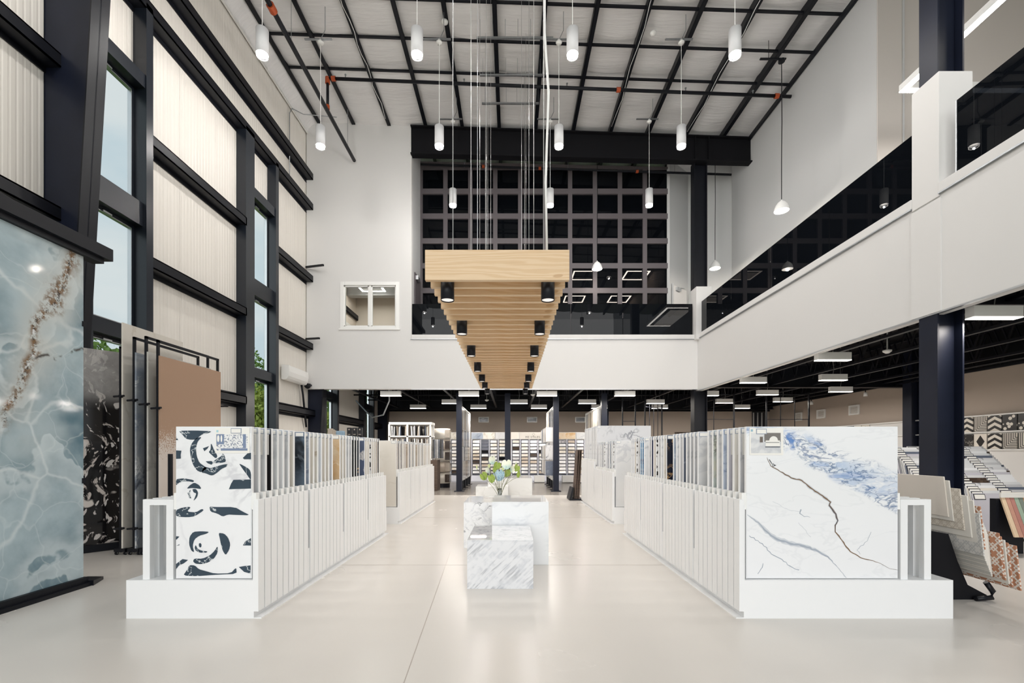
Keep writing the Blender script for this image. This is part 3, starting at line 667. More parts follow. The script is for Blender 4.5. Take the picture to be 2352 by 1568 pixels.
def strip(pts, wf, yy, mat, par, jag=.35, seed=1, name='vein'):
    r = random.Random(seed); P2 = [((x-58)/1157*1.2, (1205-y)/1155*1.2) for x, y in pts]; Q = []
    for i in range(len(P2)-1):
        a = Vector(P2[i]); b_ = Vector(P2[i+1]); L = (b_-a).length; n = max(2, int(L/.02)); nn = Vector((-(b_-a).y, (b_-a).x)).normalized()
        for k in range(n): Q.append(a+(b_-a)*k/n+nn*(r.uniform(-1, 1)*.006*jag if k else 0))
    Q.append(Vector(P2[-1])); b = MB(); N = len(Q)
    for i, q in enumerate(Q):
        d = (Q[min(i+1, N-1)]-Q[max(i-1, 0)]).normalized(); nn = Vector((-d.y, d.x)); wd = wf(i/(N-1))*r.uniform(.75, 1.25)
        for sgn in (1, -1): pt = q+nn*wd/2*sgn; b.v.append((min(max(pt.x, .004), 1.196), yy, min(max(pt.y, .004), 1.196)))
    for i in range(N-1): b.f.append((2*i, 2*i+2, 2*i+3, 2*i+1)[::-1]); b.m.append(0)
    b.build(name, mat, par)
vb = plain('brown_vein', srgb(128, 106, 88), .2, var=.3, scale=20); vg = plain('grey_vein', srgb(168, 176, 188), .2, var=.15, scale=12); vlt = plain('pale_vein', srgb(208, 212, 218), .2, var=.05, scale=12)
vd = plain('dark_vein', srgb(92, 92, 98), .2, var=.3, scale=20)
crack = [(215,285),(245,350),(335,400),(400,440),(480,460),(545,515),(620,565),(700,625),(690,650),(740,715),(755,765),(735,800),(735,850),(775,900),(820,965),(850,1000),(925,1045),(1000,1065),(1080,1090),(1150,1130),(1215,1140)]
strip(crack, lambda t: .020*math.sin(math.pi*min(1, t*1.3+.05))**2+.004, -.0046, vlt, ro, .5, 3)
strip(crack, lambda t: .009*math.sin(math.pi*min(1, t*1.1))**.7+.002, -.0050, vb, ro, .5, 3)
strip(crack[7:13], lambda t: .007*math.sin(math.pi*t)+.001, -.0053, vd, ro, .6, 4)
strip([(232,300),(262,355),(285,345),(260,330)], lambda t: .006, -.0051, vd, ro, 1, 5)
gv = [(65,720),(150,780),(215,850),(280,900),(380,935),(500,960),(600,995),(680,1040),(750,1115),(820,1200)]
strip(gv, lambda t: .034*math.sin(math.pi*min(1, t*1.2))+.004, -.0046, vlt, ro, .4, 6)
strip(gv, lambda t: .014*math.sin(math.pi*min(1, t*1.1))+.002, -.0049, vg, ro, .7, 7)
strip([(80,880),(180,940),(250,1020),(330,1060),(390,1110),(460,1140)], lambda t: .006, -.0047, vg, ro, 1, 8)
strip([(1010,850),(980,920),(900,990),(925,1020)], lambda t: .0035, -.0047, vg, ro, 1, 9)
strip([(185,1090),(180,1120),(145,1170)], lambda t: .005, -.0047, vg, ro, 1, 10)
strip([(475,680),(465,710),(500,735),(545,740)], lambda t: .008*(1-t)+.002, -.0047, vg, ro, 1, 11)
strip([(260,620),(400,690),(470,700)], lambda t: .003, -.0047, vlt, ro, 1, 12)
strip([(455,780),(550,890)], lambda t: .004, -.0047, vlt, ro, 1, 13)
pc = MB().box(.024, .29, -.008, -.0055, .975, 1.19, 0).box(.034, .272, -.009, -.008, .99, 1.15, 1).box(.14, .268, -.0093, -.009, 1.08, 1.15, 2).box(.15, .262, -.0098, -.0093, 1.045, 1.09, 0).box(.146, .265, -.0101, -.0098, 1.036, 1.042, 3).box(.15, .258, -.0101, -.0098, 1.072, 1.076, 3).box(.104, .128, -.0096, -.009, 1.075, 1.12, 4).box(.033, .05, -.0095, -.008, 1.16, 1.178, 5)
pc.poly([(.213+.034*math.cos(a*.2618), -.0096, 1.09+.034*math.sin(a*.2618)) for a in range(24)], 0)
pc.build('photo_card', [M['cardwhite'], S['pale'], plain('photo_wood_wall', srgb(120,116,112), .5, var=.2, scale=40), plain('photo_bed_edge', srgb(40,50,64), .5), plain('photo_shelf', srgb(110,100,92), .5, var=.4, scale=60), plain('photo_icon_right', srgb(150,185,200), .5)], ro)
inst('label_card', lab_me, ro, (.075, -.0095, 1.14))

# ---------------------------------------------------------------- marble plinths
def plinth(x0, x1, y0, y1, h, mat, label):
    o = bpy.data.objects.new('marble_plinth', None); C.objects.link(o); o.location = (x0, y0, 0); tag(o, label, 'plinth', 'marble display plinths in the aisle')
    wx, wy, t = x1-x0, y1-y0, .012
    MB().box(0, wx, 0, t, 0, h-t).build('front_panel', mat, o, bevel=.0015)
    MB().box(0, wx, wy-t, wy, 0, h-t).build('back_panel', mat, o)
    MB().box(0, t, t, wy-t, 0, h-t).build('side_panel', mat, o); MB().box(wx-t, wx, t, wy-t, 0, h-t).build('side_panel', mat, o)
    MB().box(0, wx, 0, wy, h-t, h).build('top_panel', mat, o, bevel=.0015)
    return o
pm1 = marble('diagonal_grey_marble', srgb(226,227,230), [(srgb(136,140,148), .55, 9, .05, .07, .8, .05), (srgb(186,190,198), .5, 15, .10, .07, .8, .04)], rough=.02, seed=41)
pm2 = marble('soft_grey_marble', srgb(230,232,234), [(srgb(196,200,207), .6, 2.6, .04, .25, .3, .4)], rough=.02, seed=42)
pm3 = marble('swirl_marble', srgb(230,231,232), [(srgb(96,100,106), .85, 3.0, .022, .5, -.6, 1.3), (srgb(190,192,198), .5, 4, .03, .6, .9, 1.2)], rough=.02, seed=43)
pm4 = marble('faint_marble', srgb(228,227,224), [(srgb(206,204,200), .4, 3, .03, .5, -.6, .5)], rough=.08, seed=44)
plinth(-.423, .207, 4.33, 5.17, .465, pm1, 'low marble block with diagonal grey streaks, closest of the aisle plinths')
plinth(-.226, .427, 5.245, 6.03, .727, pm2, 'tall soft white marble block behind the low diagonal-streaked one')
plinth(-.647, .02, 6.15, 7.0, .62, pm3, 'marble block with black swirling veins carrying the glass vase')
plinth(-.63, -.06, 8.0, 8.55, .69, pm4, 'small pale marble block behind the vase, left of the widest back block')
plinth(-.45, .39, 8.62, 9.5, .80, pm4, 'plain white marble block farthest back in the aisle')

# vase with leaves
t = thing('glass_vase', 'small clear glass vase on the black-swirled marble block', 'vase', (-.17, 6.6, .62))
MB().lathe([(.03,0),(.036,.01),(.038,.06),(.028,.11),(.03,.15),(.027,.149),(.025,.11),(.034,.06),(.031,.012),(0,.01)], 20).build('vase_body', M['vase'], t, smooth=True)
bq = thing('leaf_bouquet', 'bunch of green and blue-white heart-shaped leaves in the glass vase', 'plant', (-.17, 6.6, .63))
def leafmat(n, a, b_, c):
    m = NM(n, .45); v = m.coord('Object'); s3 = m.sep(v); cc = m.mix(m.mr(s3[2], -.05, .01), a, b_)
    cc = m.mix(m.m('MULTIPLY', m.vein(m.coord(scale=(3, 3, .8)), 26, .10), .6), cc, c); m.color(cc); return m.mat
LM = {'g': leafmat('green_leaf', srgb(112,140,52), srgb(134,160,62), srgb(190,200,120)), 'p': leafmat('pale_leaf', srgb(150,185,180), srgb(218,222,200), srgb(232,234,220)),
      'b': leafmat('blue_leaf', srgb(96,136,160), srgb(128,166,186), srgb(215,228,228)), 'l': leafmat('lime_leaf', srgb(170,190,90), srgb(205,215,150), srgb(225,230,190))}
stem_m = plain('leaf_stem', srgb(120, 122, 88), .6)
heart = [(0,-.02),(.18,.03),(.36,.18),(.47,.40),(.47,.64),(.38,.84),(.22,.94),(.08,.90),(0,.74),(-.08,.90),(-.22,.94),(-.38,.84),(-.47,.64),(-.47,.40),(-.36,.18),(-.18,.03)]
s66 = 1045/6.6
leaves = [(300,490,150,60,'l',-30,75),(735,310,170,250,'p',8,35),(860,470,240,210,'g',-20,30),(1130,425,290,250,'p',3,10),(490,760,200,240,'g',35,30),(600,590,150,190,'p',20,50),(705,820,200,250,'g',15,40),(920,730,260,340,'b',2,8),(1140,670,180,250,'g',-12,45),(1290,570,200,130,'p',-60,60),(1410,530,220,220,'g',-40,35),(1465,700,130,200,'g',-150,55),(640,480,110,90,'l',30,60),(1395,420,120,120,'p',-20,65),(790,580,150,170,'g',10,50),(1030,560,120,140,'l',-10,55)]
for i, (px, py, ww, hh, kd, ang, yaw) in enumerate(leaves):
    X = (1070+px/12.06-1175)/s66; Z = 1.31+(1036-(1030+py/12.06))/s66; yj = ((i*37) % 11-5)*.012
    sz = max(ww, hh)/12.06/s66
    pts = []
    for x, z in heart: pts.append((x*sz, -.35*sz*(abs(x)**1.5)+.10*sz*z*z, (z-.5)*sz))
    b = MB(); b.v = [(0, .05*sz, 0)]+pts
    for k in range(len(pts)): b.f.append((0, 1+k, 1+(k+1) % len(pts))); b.m.append(0)
    o = b.build('leaf', LM[kd], bq, smooth=True); o.location = (X+.17, yj, Z-.63); o.rotation_euler = (R(-8+(i % 3)*10), R(-ang), R(yaw*(-1 if i % 2 else 1)))
    c0 = Vector((X+.17, yj, Z-.63)); dn = Vector((math.sin(R(-ang)), 0, -math.cos(R(ang))))*sz*.5*(1 if abs(ang) < 90 else 1); e = c0+Vector((-math.sin(R(-ang))*0, .004, -abs(dn.z)*.9))
    a = Vector(((i % 5-2)*.004, 0, -.0)); mid = Vector((e.x*.30, yj*.5, .16+.02*(i % 3)))
    MB().tube([a, (mid*.5+a*.5)+Vector((0,0,.01)), mid, (mid+e)*.5+Vector((0,0,.015)), e], .0028, 5).build('stem', stem_m, bq)

def point(name, par, loc, power, r=.05, col=(1, .9, .78), spot=None):
    l = bpy.data.lights.new(name, 'SPOT' if spot else 'POINT'); l.energy = power; l.shadow_soft_size = r; l.color = col
    if spot: l.spot_size = R(spot); l.spot_blend = .6
    o = bpy.data.objects.new(name, l); C.objects.link(o); o.parent = par; o.location = loc; return o
# ---------------------------------------------------------------- wooden slatted pendant with black downlights
t = thing('slatted_pendant_light', 'long hanging light of parallel oak slats with black cylinder downlights', 'pendant light', (-.133, 4.2, 2.89))
MB().box(-.667, .667, 0, .05, 0, .28).build('front_board', M['oak'], t, bevel=.003)
sm = MB().box(-.65, .65, 0, .045, .005, .25).mesh('slat', M['oak'])
nsl = 34
for i in range(nsl): inst('slat', sm, t, (0, .20+i*.2145, .0))
MB().box(-.32, -.26, .05, 7.3, .25, .30).box(.26, .32, .05, 7.3, .25, .30).build('spine', M['matte'], t)
can = MB().lathe([(.062, -.13), (.065, -.13), (.065, .06), (0, .06)], 24).lathe([(.062, -.13), (.055, -.118)], 24).mesh('spotlight', M['black'])
can.polygons.foreach_set('use_smooth', [True]*len(can.polygons))
lens = MB().disc(.0585, 24, (0, 0, -.122), 0, True).mesh('lens', M['canlens'])
for D in (4.38, 5.65, 6.95, 8.28, 9.47, 10.5, 11.56):
    for x in (-.617, .349):
        c = inst('spotlight', can, t, (x+.133, D-4.2, 0)); inst('lens', lens, c); point('lamp', c, (0, 0, -.14), 17, .025, (1, .95, .9), 165)
for D in (4.5, 6.5, 8.3, 10.1, 11.1):
    for x in (-.58, .317):
        MB().tube([(x+.133, D-4.2, .25), (x+.133, D-4.2, 7.7)], .0045 if D < 7 else .0035, 6).build('cable', M['cable'], t)
        MB().tube([(x+.133+.02, D-4.2, .25), (x+.133+.02, D-4.2, .31), (x+.133, D-4.2, .36)], .004, 5).build('hanger', M['cable'], t)
for D, x in ((7.2, -.40), (9.2, -.42), (9.2, .2), (5.6, -.42)):
    MB().tube([(x+.133, D-4.2, .25), (x+.133, D-4.2, 7.7)], .003, 5).build('cable', M['cable'], t)
o = MB().tube([(.355,4.55,3.18),(.34,4.55,4.0),(.37,4.55,4.9),(.33,4.55,5.5),(.33,4.55,10.6)], .012, 8).build('power_cord', M['whiteplastic'], smooth=True); tag(o, 'thick white power cord dropping onto the right front of the wooden pendant', 'cord')
for i, D in enumerate((10.1, 11.1, 12.0)):
    b = MB().box(-.78, .92-.1*i, D-.02, D+.02, 10.46, 10.465).box(-.78, .92-.1*i, D-.02, D-.015, 10.465, 10.5).box(-.78, .92-.1*i, D+.015, D+.02, 10.465, 10.5)
    for k in range(6): b.bar((-.7+.28*k, D, 10.5), (-.7+.28*k, D, 10.9), .008)
    tag(b.build('strut_channel', M['galv']), 'galvanised strut channel under the roof above the wooden pendant, %s from the camera' % ORD[i], 'strut', 'strut channels')

# ---------------------------------------------------------------- cylinder pendants
tube_me = MB().lathe([(.092,0),(.1,0),(.1,.42),(.02,.42),(0,.42)], 28).lathe([(.092,0),(.07,.03)], 28).mesh('shade', M['shade']); tube_me.polygons.foreach_set('use_smooth', [True]*len(tube_me.polygons))
lens2 = MB().disc(.07, 24, (0,0,.03), 0, True).mesh('lens', M['lamp']); rim = MB().lathe([(.088,-.035),(.09,-.035),(.094,.0),(.088,.0)], 28).mesh('glass_rim', M['clear'])
rimring = MB().lathe([(.082,-.037),(.09,-.037),(.09,-.030),(.082,-.03),(.082,-.037)], 28).mesh('bright_rim', M['lampsoft'])
rows = ((3.0, (-4.2, -1.6, 1.03, 3.75), 'nearest hidden'), (5.35, (-4.2, -1.6, 1.03, 3.75), 'row above the camera'), (7.7, (-4.22, -1.6, 1.03, 3.78), 'nearest'), (10.0, (-4.2, -1.59, 1.04, 3.73), 'middle'), (12.4, (-1.6, 1.05, 3.75), 'farthest'))
for D, xs_, wd in rows:
    for k, x in enumerate(xs_):
        t = thing('pendant_light', 'white cylinder pendant light, %s from the left in the %s row' % (ORD[k], wd), 'pendant light', (x, D, 8.02), group='white cylinder pendants under the roof')
        inst('shade', tube_me, t); inst('lens', lens2, t); inst('bright_rim', rimring, t)
        zc = 10.26-8.02
        MB().tube([(0,0,.42),(0,0,zc)], .006, 6).build('cord', M['whiteplastic'], t)
        MB().lathe([(0,zc),(.055,zc),(.07,zc+.03),(.03,zc+.06),(.03,zc+.09),(0,zc+.09)], 16).build('canopy', M['whiteplastic'], t, smooth=True)
        MB().tube([(0,0,zc+.09),(.1,0,zc+.3),(.1,0,ZR(x)-8.07)], .008, 5).bar((-.35,0,zc+.1),(.25,0,zc+.1),.04,.02).build('conduit', M['galv'], t)
        point('lamp', t, (0, 0, -.06), 62, .02, (1, .965, .93))
for k, (x, D, zb_) in enumerate(((6.26, 10.55, 6.88), (6.26, 14.0, 6.93), (2.65, 14.1, 6.95))):
    t = thing('dome_pendant', ['white dome pendant on a long black cord over the right mezzanine', 'white dome pendant just right of the black balcony column', 'white dome pendant hanging before the dark gridded partition'][k], 'pendant light', (x, D, zb_), group='white dome pendants')
    prof = [(.155,0),(.16,.005),(.15,.06),(.125,.13),(.08,.19),(.035,.225),(.012,.235),(.012,.26)]
    MB().lathe(prof, 28).lathe([(.155,0),(.142,.06),(.115,.125),(.07,.18),(0,.2)], 28).build('shade', M['whiteplastic'], t, smooth=True)
    MB().disc(.145, 24, (0,0,.02), 0, True).build('diffuser', M['lampsoft'], t)
    top = ZB(x)-zb_-.35
    MB().tube([(0,0,.25),(0,0,top*.35),(.01,0,top*.6),(0,0,top)], .009, 6).build('cord', M['black'], t)
    MB().lathe([(0,top),(.07,top),(.07,top+.05),(0,top+.05)], 14).bar((-.5,0,top+.07),(.1,0,top+.07),.04,.03).tube([(-.3,0,top+.07),(-.3,0,top+.5)],.006,5).build('canopy', M['black'], t)
    point('lamp', t, (0, 0, -.01), 30, .05)
# sprinkler pipes
t = thing('sprinkler_pipe', 'black sprinkler pipe running crosswise under the roof with orange couplings', 'pipe')
zp = lambda x: 10.73-.0393*(x+4.65)
MB().tube([(-4.62,11.5,zp(-4.62)),(7.06,11.5,zp(7.06))], .04, 10).build('pipe_run', M['black'], t, smooth=True)
MB().tube([(-4.65,11.5,zp(-4.65)),(-4.65,11.5,9.9)], .035, 10).build('drop_pipe', M['black'], t, smooth=True)
for x in (-4.5, 2.7, 6.7): MB().tube([(x-.05,11.5,zp(x)),(x+.05,11.5,zp(x))], .06, 10).build('coupling', M['orange'], t)
MB().tube([(-4.65,11.5,10.6),(-4.65,11.5,10.75)], .06, 10).tube([(-4.65,11.5,9.95),(-4.65,11.5,10.05)], .05, 10).build('coupling', M['orange'], t)
for x in (-4.2, -1.2, 1.4, 4.4, 6.1):
    MB().tube([(x,11.5,zp(x)+.03),(x,11.5,zp(x)+.10)], .012, 6).lathe([(0,.10),(.025,.10),(.025,.115),(0,.115)], 8, (x,11.5,zp(x))).build('sprinkler_head', M['galv'], t)
t = thing('sprinkler_pipe', 'black pipe running away from the camera near the left eave, open end', 'pipe')
MB().tube([(-4.65,3.0,9.9),(-4.65,13.45,9.9)], .05, 10).build('pipe_run', M['black'], t, smooth=True)
MB().tube([(-4.65,8.75,9.9),(-4.65,8.9,9.9)], .075, 10).build('coupling', M['orange'], t)
for y in (8.0, 9.6, 12.9): MB().tube([(-4.65,y,9.95),(-4.65,y,11.0)], .006, 5).build('hanger_rod', M['galv'], t)
t = thing('sprinkler_pipe', 'black sprinkler pipe above the gridded partition behind the beam', 'pipe')
for x in (-1.5, 1.8, 5.2): MB().tube([(x,14.5,10.4-.033*(x+2.9)),(x,14.5,ZR(x)-.05)], .006, 5).build('hanger_rod', M['galv'], t)
MB().tube([(-2.9,14.5,10.45),(7.0,14.5,10.12)], .035, 8).build('pipe_run', M['black'], t)
for x in (-.9, .9, 4.0): MB().tube([(x-.04,14.5,10.45-.033*(x+2.9)),(x+.04,14.5,10.45-.033*(x+2.9))], .05, 8).build('coupling', M['orange'], t)
def detector(label, x, y, z, name='smoke_detector', col='whiteplastic'):
    o = MB().lathe([(0,0),(.03,0),(.045,.012),(.07,.03),(.075,.06),(.03,.07),(.012,.08),(.012,4.3-z if z < 4 else .09)], 18).build(name, M[col], loc=(x, y, z), smooth=True); tag(o, label, 'detector'); return o
detector('white smoke detector on a purlin between the first pendant rows, left', -1.5, 10.2, ZB(-1.5)-.07)
detector('white smoke detector on a purlin between the first pendant rows, right', 3.2, 10.3, ZB(3.2)-.07)
detector('white smoke detector under the dark ceiling above the blue-veined board', 7.1, 8.6, 3.16)
detector('white smoke detector under the dark ceiling by the second post', .7, 15.0, 3.13); detector('white smoke detector under the dark ceiling left of the second post', -.9, 16.5, 3.12)
# loose wires and conduits
o = MB().tube([(-6.1,12.5,8.6),(-6.1,12.5,10.6),(-6.08,12.6,10.8),(-5.9,12.9,10.86),(-5.0,13.0,10.85)], .012, 6).build('conduit', M['galv'], smooth=True); tag(o, 'thin grey conduit bending up the left wall into the roof', 'conduit')
for k, (x, ya, yb) in enumerate(((2.95, 6, 13.3), (5.2, 6, 13.4), (-3.66, 9, 13.3))):
    pts = [(x+.03*math.sin(i*1.7), ya+(yb-ya)*i/14, ZB(x)-.012+.01*math.sin(i)) for i in range(15)]
    o = MB().tube(pts, .009, 5).build('cable', M['whiteplastic'], smooth=True); tag(o, 'white cable strapped under a roof purlin, %s' % ['right of centre', 'closest to the right wall', 'near the left wall'][k], 'cable')

# ---------------------------------------------------------------- linear lamps under the mezzanine
lm = MB().box(-.31, .31, -.06, .06, .012, .15).mesh('housing', M['whiteplastic']); ld = MB().box(-.31, .31, -.06, .06, 0, .012).mesh('diffuser', M['lampsoft'])
def linear(label, x, y, z=3.0, grp='linear lamps under the balcony'):
    t = thing('linear_light', label, 'ceiling light', (x, y, z), group=grp); inst('housing', lm, t); inst('diffuser', ld, t)
    MB().tube([(0,0,.15),(.02,0,.3),(-.01,0,.55),(0,0,1.3)], .006, 5).build('suspension_cord', M['cable'], t)
for k in range(4): linear('slim white lamp, %s from left in the row nearest the balcony edge' % ORD[k], -3.7+2.39*k, 13.95)
for k in range(4): linear('slim white lamp, %s from left in the second row below the balcony' % ORD[k], -2.17+2.43*k, 16.2)
for k in range(5): linear('slim white lamp, %s from left in the farthest row below the balcony' % ORD[k], -3.7+2.39*k, 18.0)
hl = [(6.0,8.5),(6.0,11.3),(6.0,13.9),(7.7,10.9),(7.7,13.7),(7.5,16.0),(9.4,13.0),(9.3,15.6),(9.1,18.0),(6.15,5.8)]
pos = ['in the middle of the strip above the board rack', 'second from the far corner column', 'behind the far corner column', 'deepest of the middle pair', 'fourth of the middle line', 'small and far in the middle line', 'closest of the right-hand line', 'second of the right-hand line', 'farthest of the right-hand line', 'large and close beside the broad steel column']
for (x, y), p in zip(hl, pos): linear('white hanging lamp, '+p, x, y, grp='linear lamps in the right hall')
for o in list(C.objects):
    if o.name.startswith('linear_light'):
        l = bpy.data.lights.new('lamp', 'AREA'); l.shape = 'RECTANGLE'; l.size = .6; l.size_y = .1; l.energy = 40; l.color = (1, .93, .85)
        a = bpy.data.objects.new('lamp', l); C.objects.link(a); a.parent = o; a.location = (0, 0, -.01)
    if o.name.startswith('ring_light'):
        l = bpy.data.lights.new('lamp', 'AREA'); l.shape = 'RECTANGLE'; l.size = l.size_y = 2.4 if o.name == 'ring_light' else .7; l.energy = 60 if o.name == 'ring_light' else (30 if 'office' in o['label'] else 8); l.color = (1, .92, .84)
        a = bpy.data.objects.new('lamp', l); C.objects.link(a); a.parent = o; a.location = (0, 0, -.02)

# ---------------------------------------------------------------- blue onyx slab display on the left
m = NM('blue_onyx', .06); v = m.coord()
wv = m.warp(v, .9, .55, 4); c = m.mix(m.mr(m.noise(wv, .9, 6, .6), .35, .68), srgb(98,128,142), srgb(182,202,210))
c = m.mix(m.m('MULTIPLY', m.mr(m.noise(m.warp(v, .8, .9), 1.3, 3), .5, .66), .55), c, srgb(206,220,224))
w1 = m.warp(v, 1.6, .5, 4)
e1 = m.mr(m.vor(w1, 1.25), 0.0, .045, 1, 0); e1 = m.m('MULTIPLY', e1, e1); e2 = m.mr(m.vor(m.warp(v, 2.4, .35, 3), 2.6), 0.0, .022, 1, 0)
edge_ = m.mr(m.noise(m.warp(v, 1.1, 1.4, 5), 1.0, 2), .5, .515); c = m.mix(m.m('MULTIPLY', m.m('MULTIPLY', edge_, m.mr(m.noise(m.warp(v, 1.1, 1.4, 5), 1.0, 2), .515, .62, 1, .2)), .6), c, srgb(222,234,238))
c = m.mix(m.m('MULTIPLY', e1, .55), c, srgb(232,240,242)); c = m.mix(m.m('MULTIPLY', e2, .28), c, srgb(226,236,238))
s3 = m.sep(m.warp(v, 1.7, .55, 4)); line = m.m('ABSOLUTE', m.m('SUBTRACT', s3[1], m.m('ADD', m.m('MULTIPLY', s3[2], .36), 3.20)))
zmk = m.mr(s3[2], 1.45, 1.7)
c = m.mix(m.m('MULTIPLY', m.mr(line, .0, .34, 1, 0), m.m('MULTIPLY', zmk, .75)), c, srgb(212,214,210))
spk = m.mr(m.noise(v, 16, 5, .7), .42, .56)
c = m.mix(m.m('MULTIPLY', m.m('MULTIPLY', m.mr(line, .01, .10, 1, 0), zmk), spk), c, srgb(132,106,80))
c = m.mix(m.m('MULTIPLY', m.m('MULTIPLY', m.mr(line, .0, .05, 1, 0), zmk), m.mr(m.noise(v, 24, 4, .7), .52, .6)), c, srgb(70,62,56))
c = m.mix(m.m('MULTIPLY', m.m('MULTIPLY', m.mr(line, .0, .04, 1, 0), zmk), m.mr(m.noise(v, 18, 3, .7), .56, .64)), c, srgb(235,238,240))
s4 = m.sep(m.warp(v, 2.2, .4, 4)); l2 = m.m('ABSOLUTE', m.m('SUBTRACT', s4[2], m.m('ADD', m.m('MULTIPLY', m.m('SUBTRACT', s4[1], 3.95), .35), 2.1)))
c = m.mix(m.m('MULTIPLY', m.m('MULTIPLY', m.mr(l2, .0, .025, 1, 0), m.mr(s4[1], 3.9, 4.0)), m.mr(m.noise(v, 14, 3), .4, .55)), c, srgb(84,84,84))
m.color(c)
sl = MB().box(-4.19, -4.16, 2.7, 4.42, .09, 3.2).build('stone_slab', m.mat); tag(sl, 'huge polished blue-grey onyx slab with brown crystal seam, at the left', 'stone slab')
t = thing('slab_stand', 'black steel floor and head rails holding the large blue onyx slab', 'stand')
MB().box(-4.26, -4.10, 2.6, 4.44, .0, .035).box(-4.22, -4.13, 2.6, 4.44, .035, .088).build('base_rail', M['black'], t)
MB().hexa([(-4.30,4.44,0),(-4.08,4.44,0),(-4.18,4.66,0),(-4.34,4.66,0)], [(-4.30,4.44,.05),(-4.08,4.44,.05),(-4.18,4.66,.03),(-4.34,4.66,.03)]).build('base_foot', M['black'], t)
MB().box(-4.30, -4.08, 2.6, 4.66, 3.25, 3.37).box(-4.24, -4.12, 2.6, 4.6, 3.203, 3.25).build('head_rail', M['black'], t)
for z in (1.0, 2.52): MB().box(-4.205, -4.15, 4.405, 4.435, z, z+.05).build('clamp', M['black'], t)
MB().bar((-4.25, 4.3, 3.3), (-5.9, 4.3, 3.5), .05).bar((-4.25, 2.9, 3.3), (-5.9, 2.9, 3.5), .05).build('wall_brace', M['black'], t)
o = MB().bar((-5.55, 3.0, 4.33), (-5.75, 5.86, 4.10), .07, .03).build('brace_bar', M['black']); tag(o, 'flat black steel bracing bar meeting the wide left column', 'brace')

# dark wave slab
m = NM('black_wave_stone', .06); v = m.coord(); wv = m.warp(m.coord(rot=(0,0,0), scale=(1,1,1)), 1.1, .9, 3)
mm = m.n('ShaderNodeMapping'); mm.inputs['Rotation'].default_value = (0, .5, 0); mm.inputs['Scale'].default_value = (3.2, 1, .8); m.L(wv, mm.inputs[0])
f = m.noise(mm.outputs[0], 2.6, 6, .62); f2 = m.noise(mm.outputs[0], 7, 3, .5)
c = m.mix(m.mr(f, .56, .60), (0.010, 0.009, 0.010, 1), srgb(214,204,198)); c = m.mix(m.m('MULTIPLY', m.mr(f2, .60, .63), .9), c, srgb(224,218,214))
z3 = m.sep(v)[2]; c = m.mix(m.m('MULTIPLY', m.mr(z3, 1.75, 2.05), .8), c, m.mix(m.noise(m.warp(v, 2, 1.2), 2.4, 7, .7), srgb(84,80,80), srgb(214,210,208)))
c = m.mix(m.m('MULTIPLY', m.mr(m.noise(v, 3.5, 2), .60, .64), m.mr(z3, 1.1, .7)), c, srgb(226,218,212)); m.color(c)
def slab(label, mat, near, far, z0, z1, lean=0.0, t_=.02, cat='stone slab', grp=None):
    p = Vector(near); q = Vector(far); n = Vector((-(q-p).y, (q-p).x)).normalized()*t_; ln = Vector((-lean, 0))
    o = bpy.data.objects.new('stone_slab', MB().hexa([(*(p-p),0),(*(q-p),0),(*(q-p+n),0),(*(n),0)], [(*(ln),z1-z0),(*(q-p+ln),z1-z0),(*(q-p+n+ln),z1-z0),(*(n+ln),z1-z0)]).mesh('stone_slab', mat)); C.objects.link(o); o.location = (p.x, p.y, z0)
    return tag(o, label, cat, grp)
slab('glossy black and white swirled stone slab standing beside the blue onyx slab', m.mat, (-5.28, 6.15), (-5.70, 5.62), .10, 2.64)
t = thing('slab_stand', 'black base frame under the glossy black and white swirled slab', 'stand')
MB().bar((-5.25, 6.17, .05), (-5.73, 5.60, .05), .10, .09).bar((-5.255, 6.20, .1), (-5.255, 6.20, 2.6), .025).bar((-5.74, 5.62, .1), (-5.74, 5.62, 2.6), .025).build('base_frame', M['black'], t)
for z in (.55, 1.98): MB().box(-5.33, -5.17, 6.13, 6.16, z, z+.03).build('clamp', M['black'], t)
# row of slabs on castored frames
brown = NM('brown_frayed_slab', .6); v = brown.coord(); z3 = brown.sep(v)[2]
edge = brown.m('ADD', z3, brown.m('MULTIPLY', brown.m('SUBTRACT', brown.noise(v, 3, 2), .5), .5))
mk = brown.mr(brown.m('ADD', edge, brown.m('MULTIPLY', brown.m('SUBTRACT', brown.noise(v, 60, 2), .5), .9)), 1.30, 1.42, smooth=False)
brown.color(brown.mix(mk, brown.mix(brown.noise(v, 2, 3), srgb(214,202,192), srgb(226,216,208)), srgb(178,146,122)))
rows_ = [('tall pale cream slab rising above the others left of the white rack', S['cream'], -4.92, .07, 2.94, 1.05, 0),
         ('blue-grey cloudy marble slab in a black castor frame', marble('cloudy_blue_slab', srgb(134,144,158), [(srgb(226,226,226), .8, 2.4, .03, .6, .9, .9), (srgb(58,62,74), .9, 1.1, .03, .5, .6, .9)], seed=51, cloud=srgb(182,184,186), cs=2.4), -4.75, .07, 2.56, 1.2, 1),
         ('soft grey-beige slab between the blue-grey and the brown slabs', marble('grey_beige_slab', srgb(196,194,188), [(srgb(150,150,146), .6, 2, .05, .5, .3, .8)], seed=52, cloud=srgb(216,214,208)), -4.60, .07, 2.57, 1.2, 1),
         ('brown slab fading to frayed cream at the bottom, in a black frame', brown.mat, -4.45, .07, 2.52, 1.2, 1)]
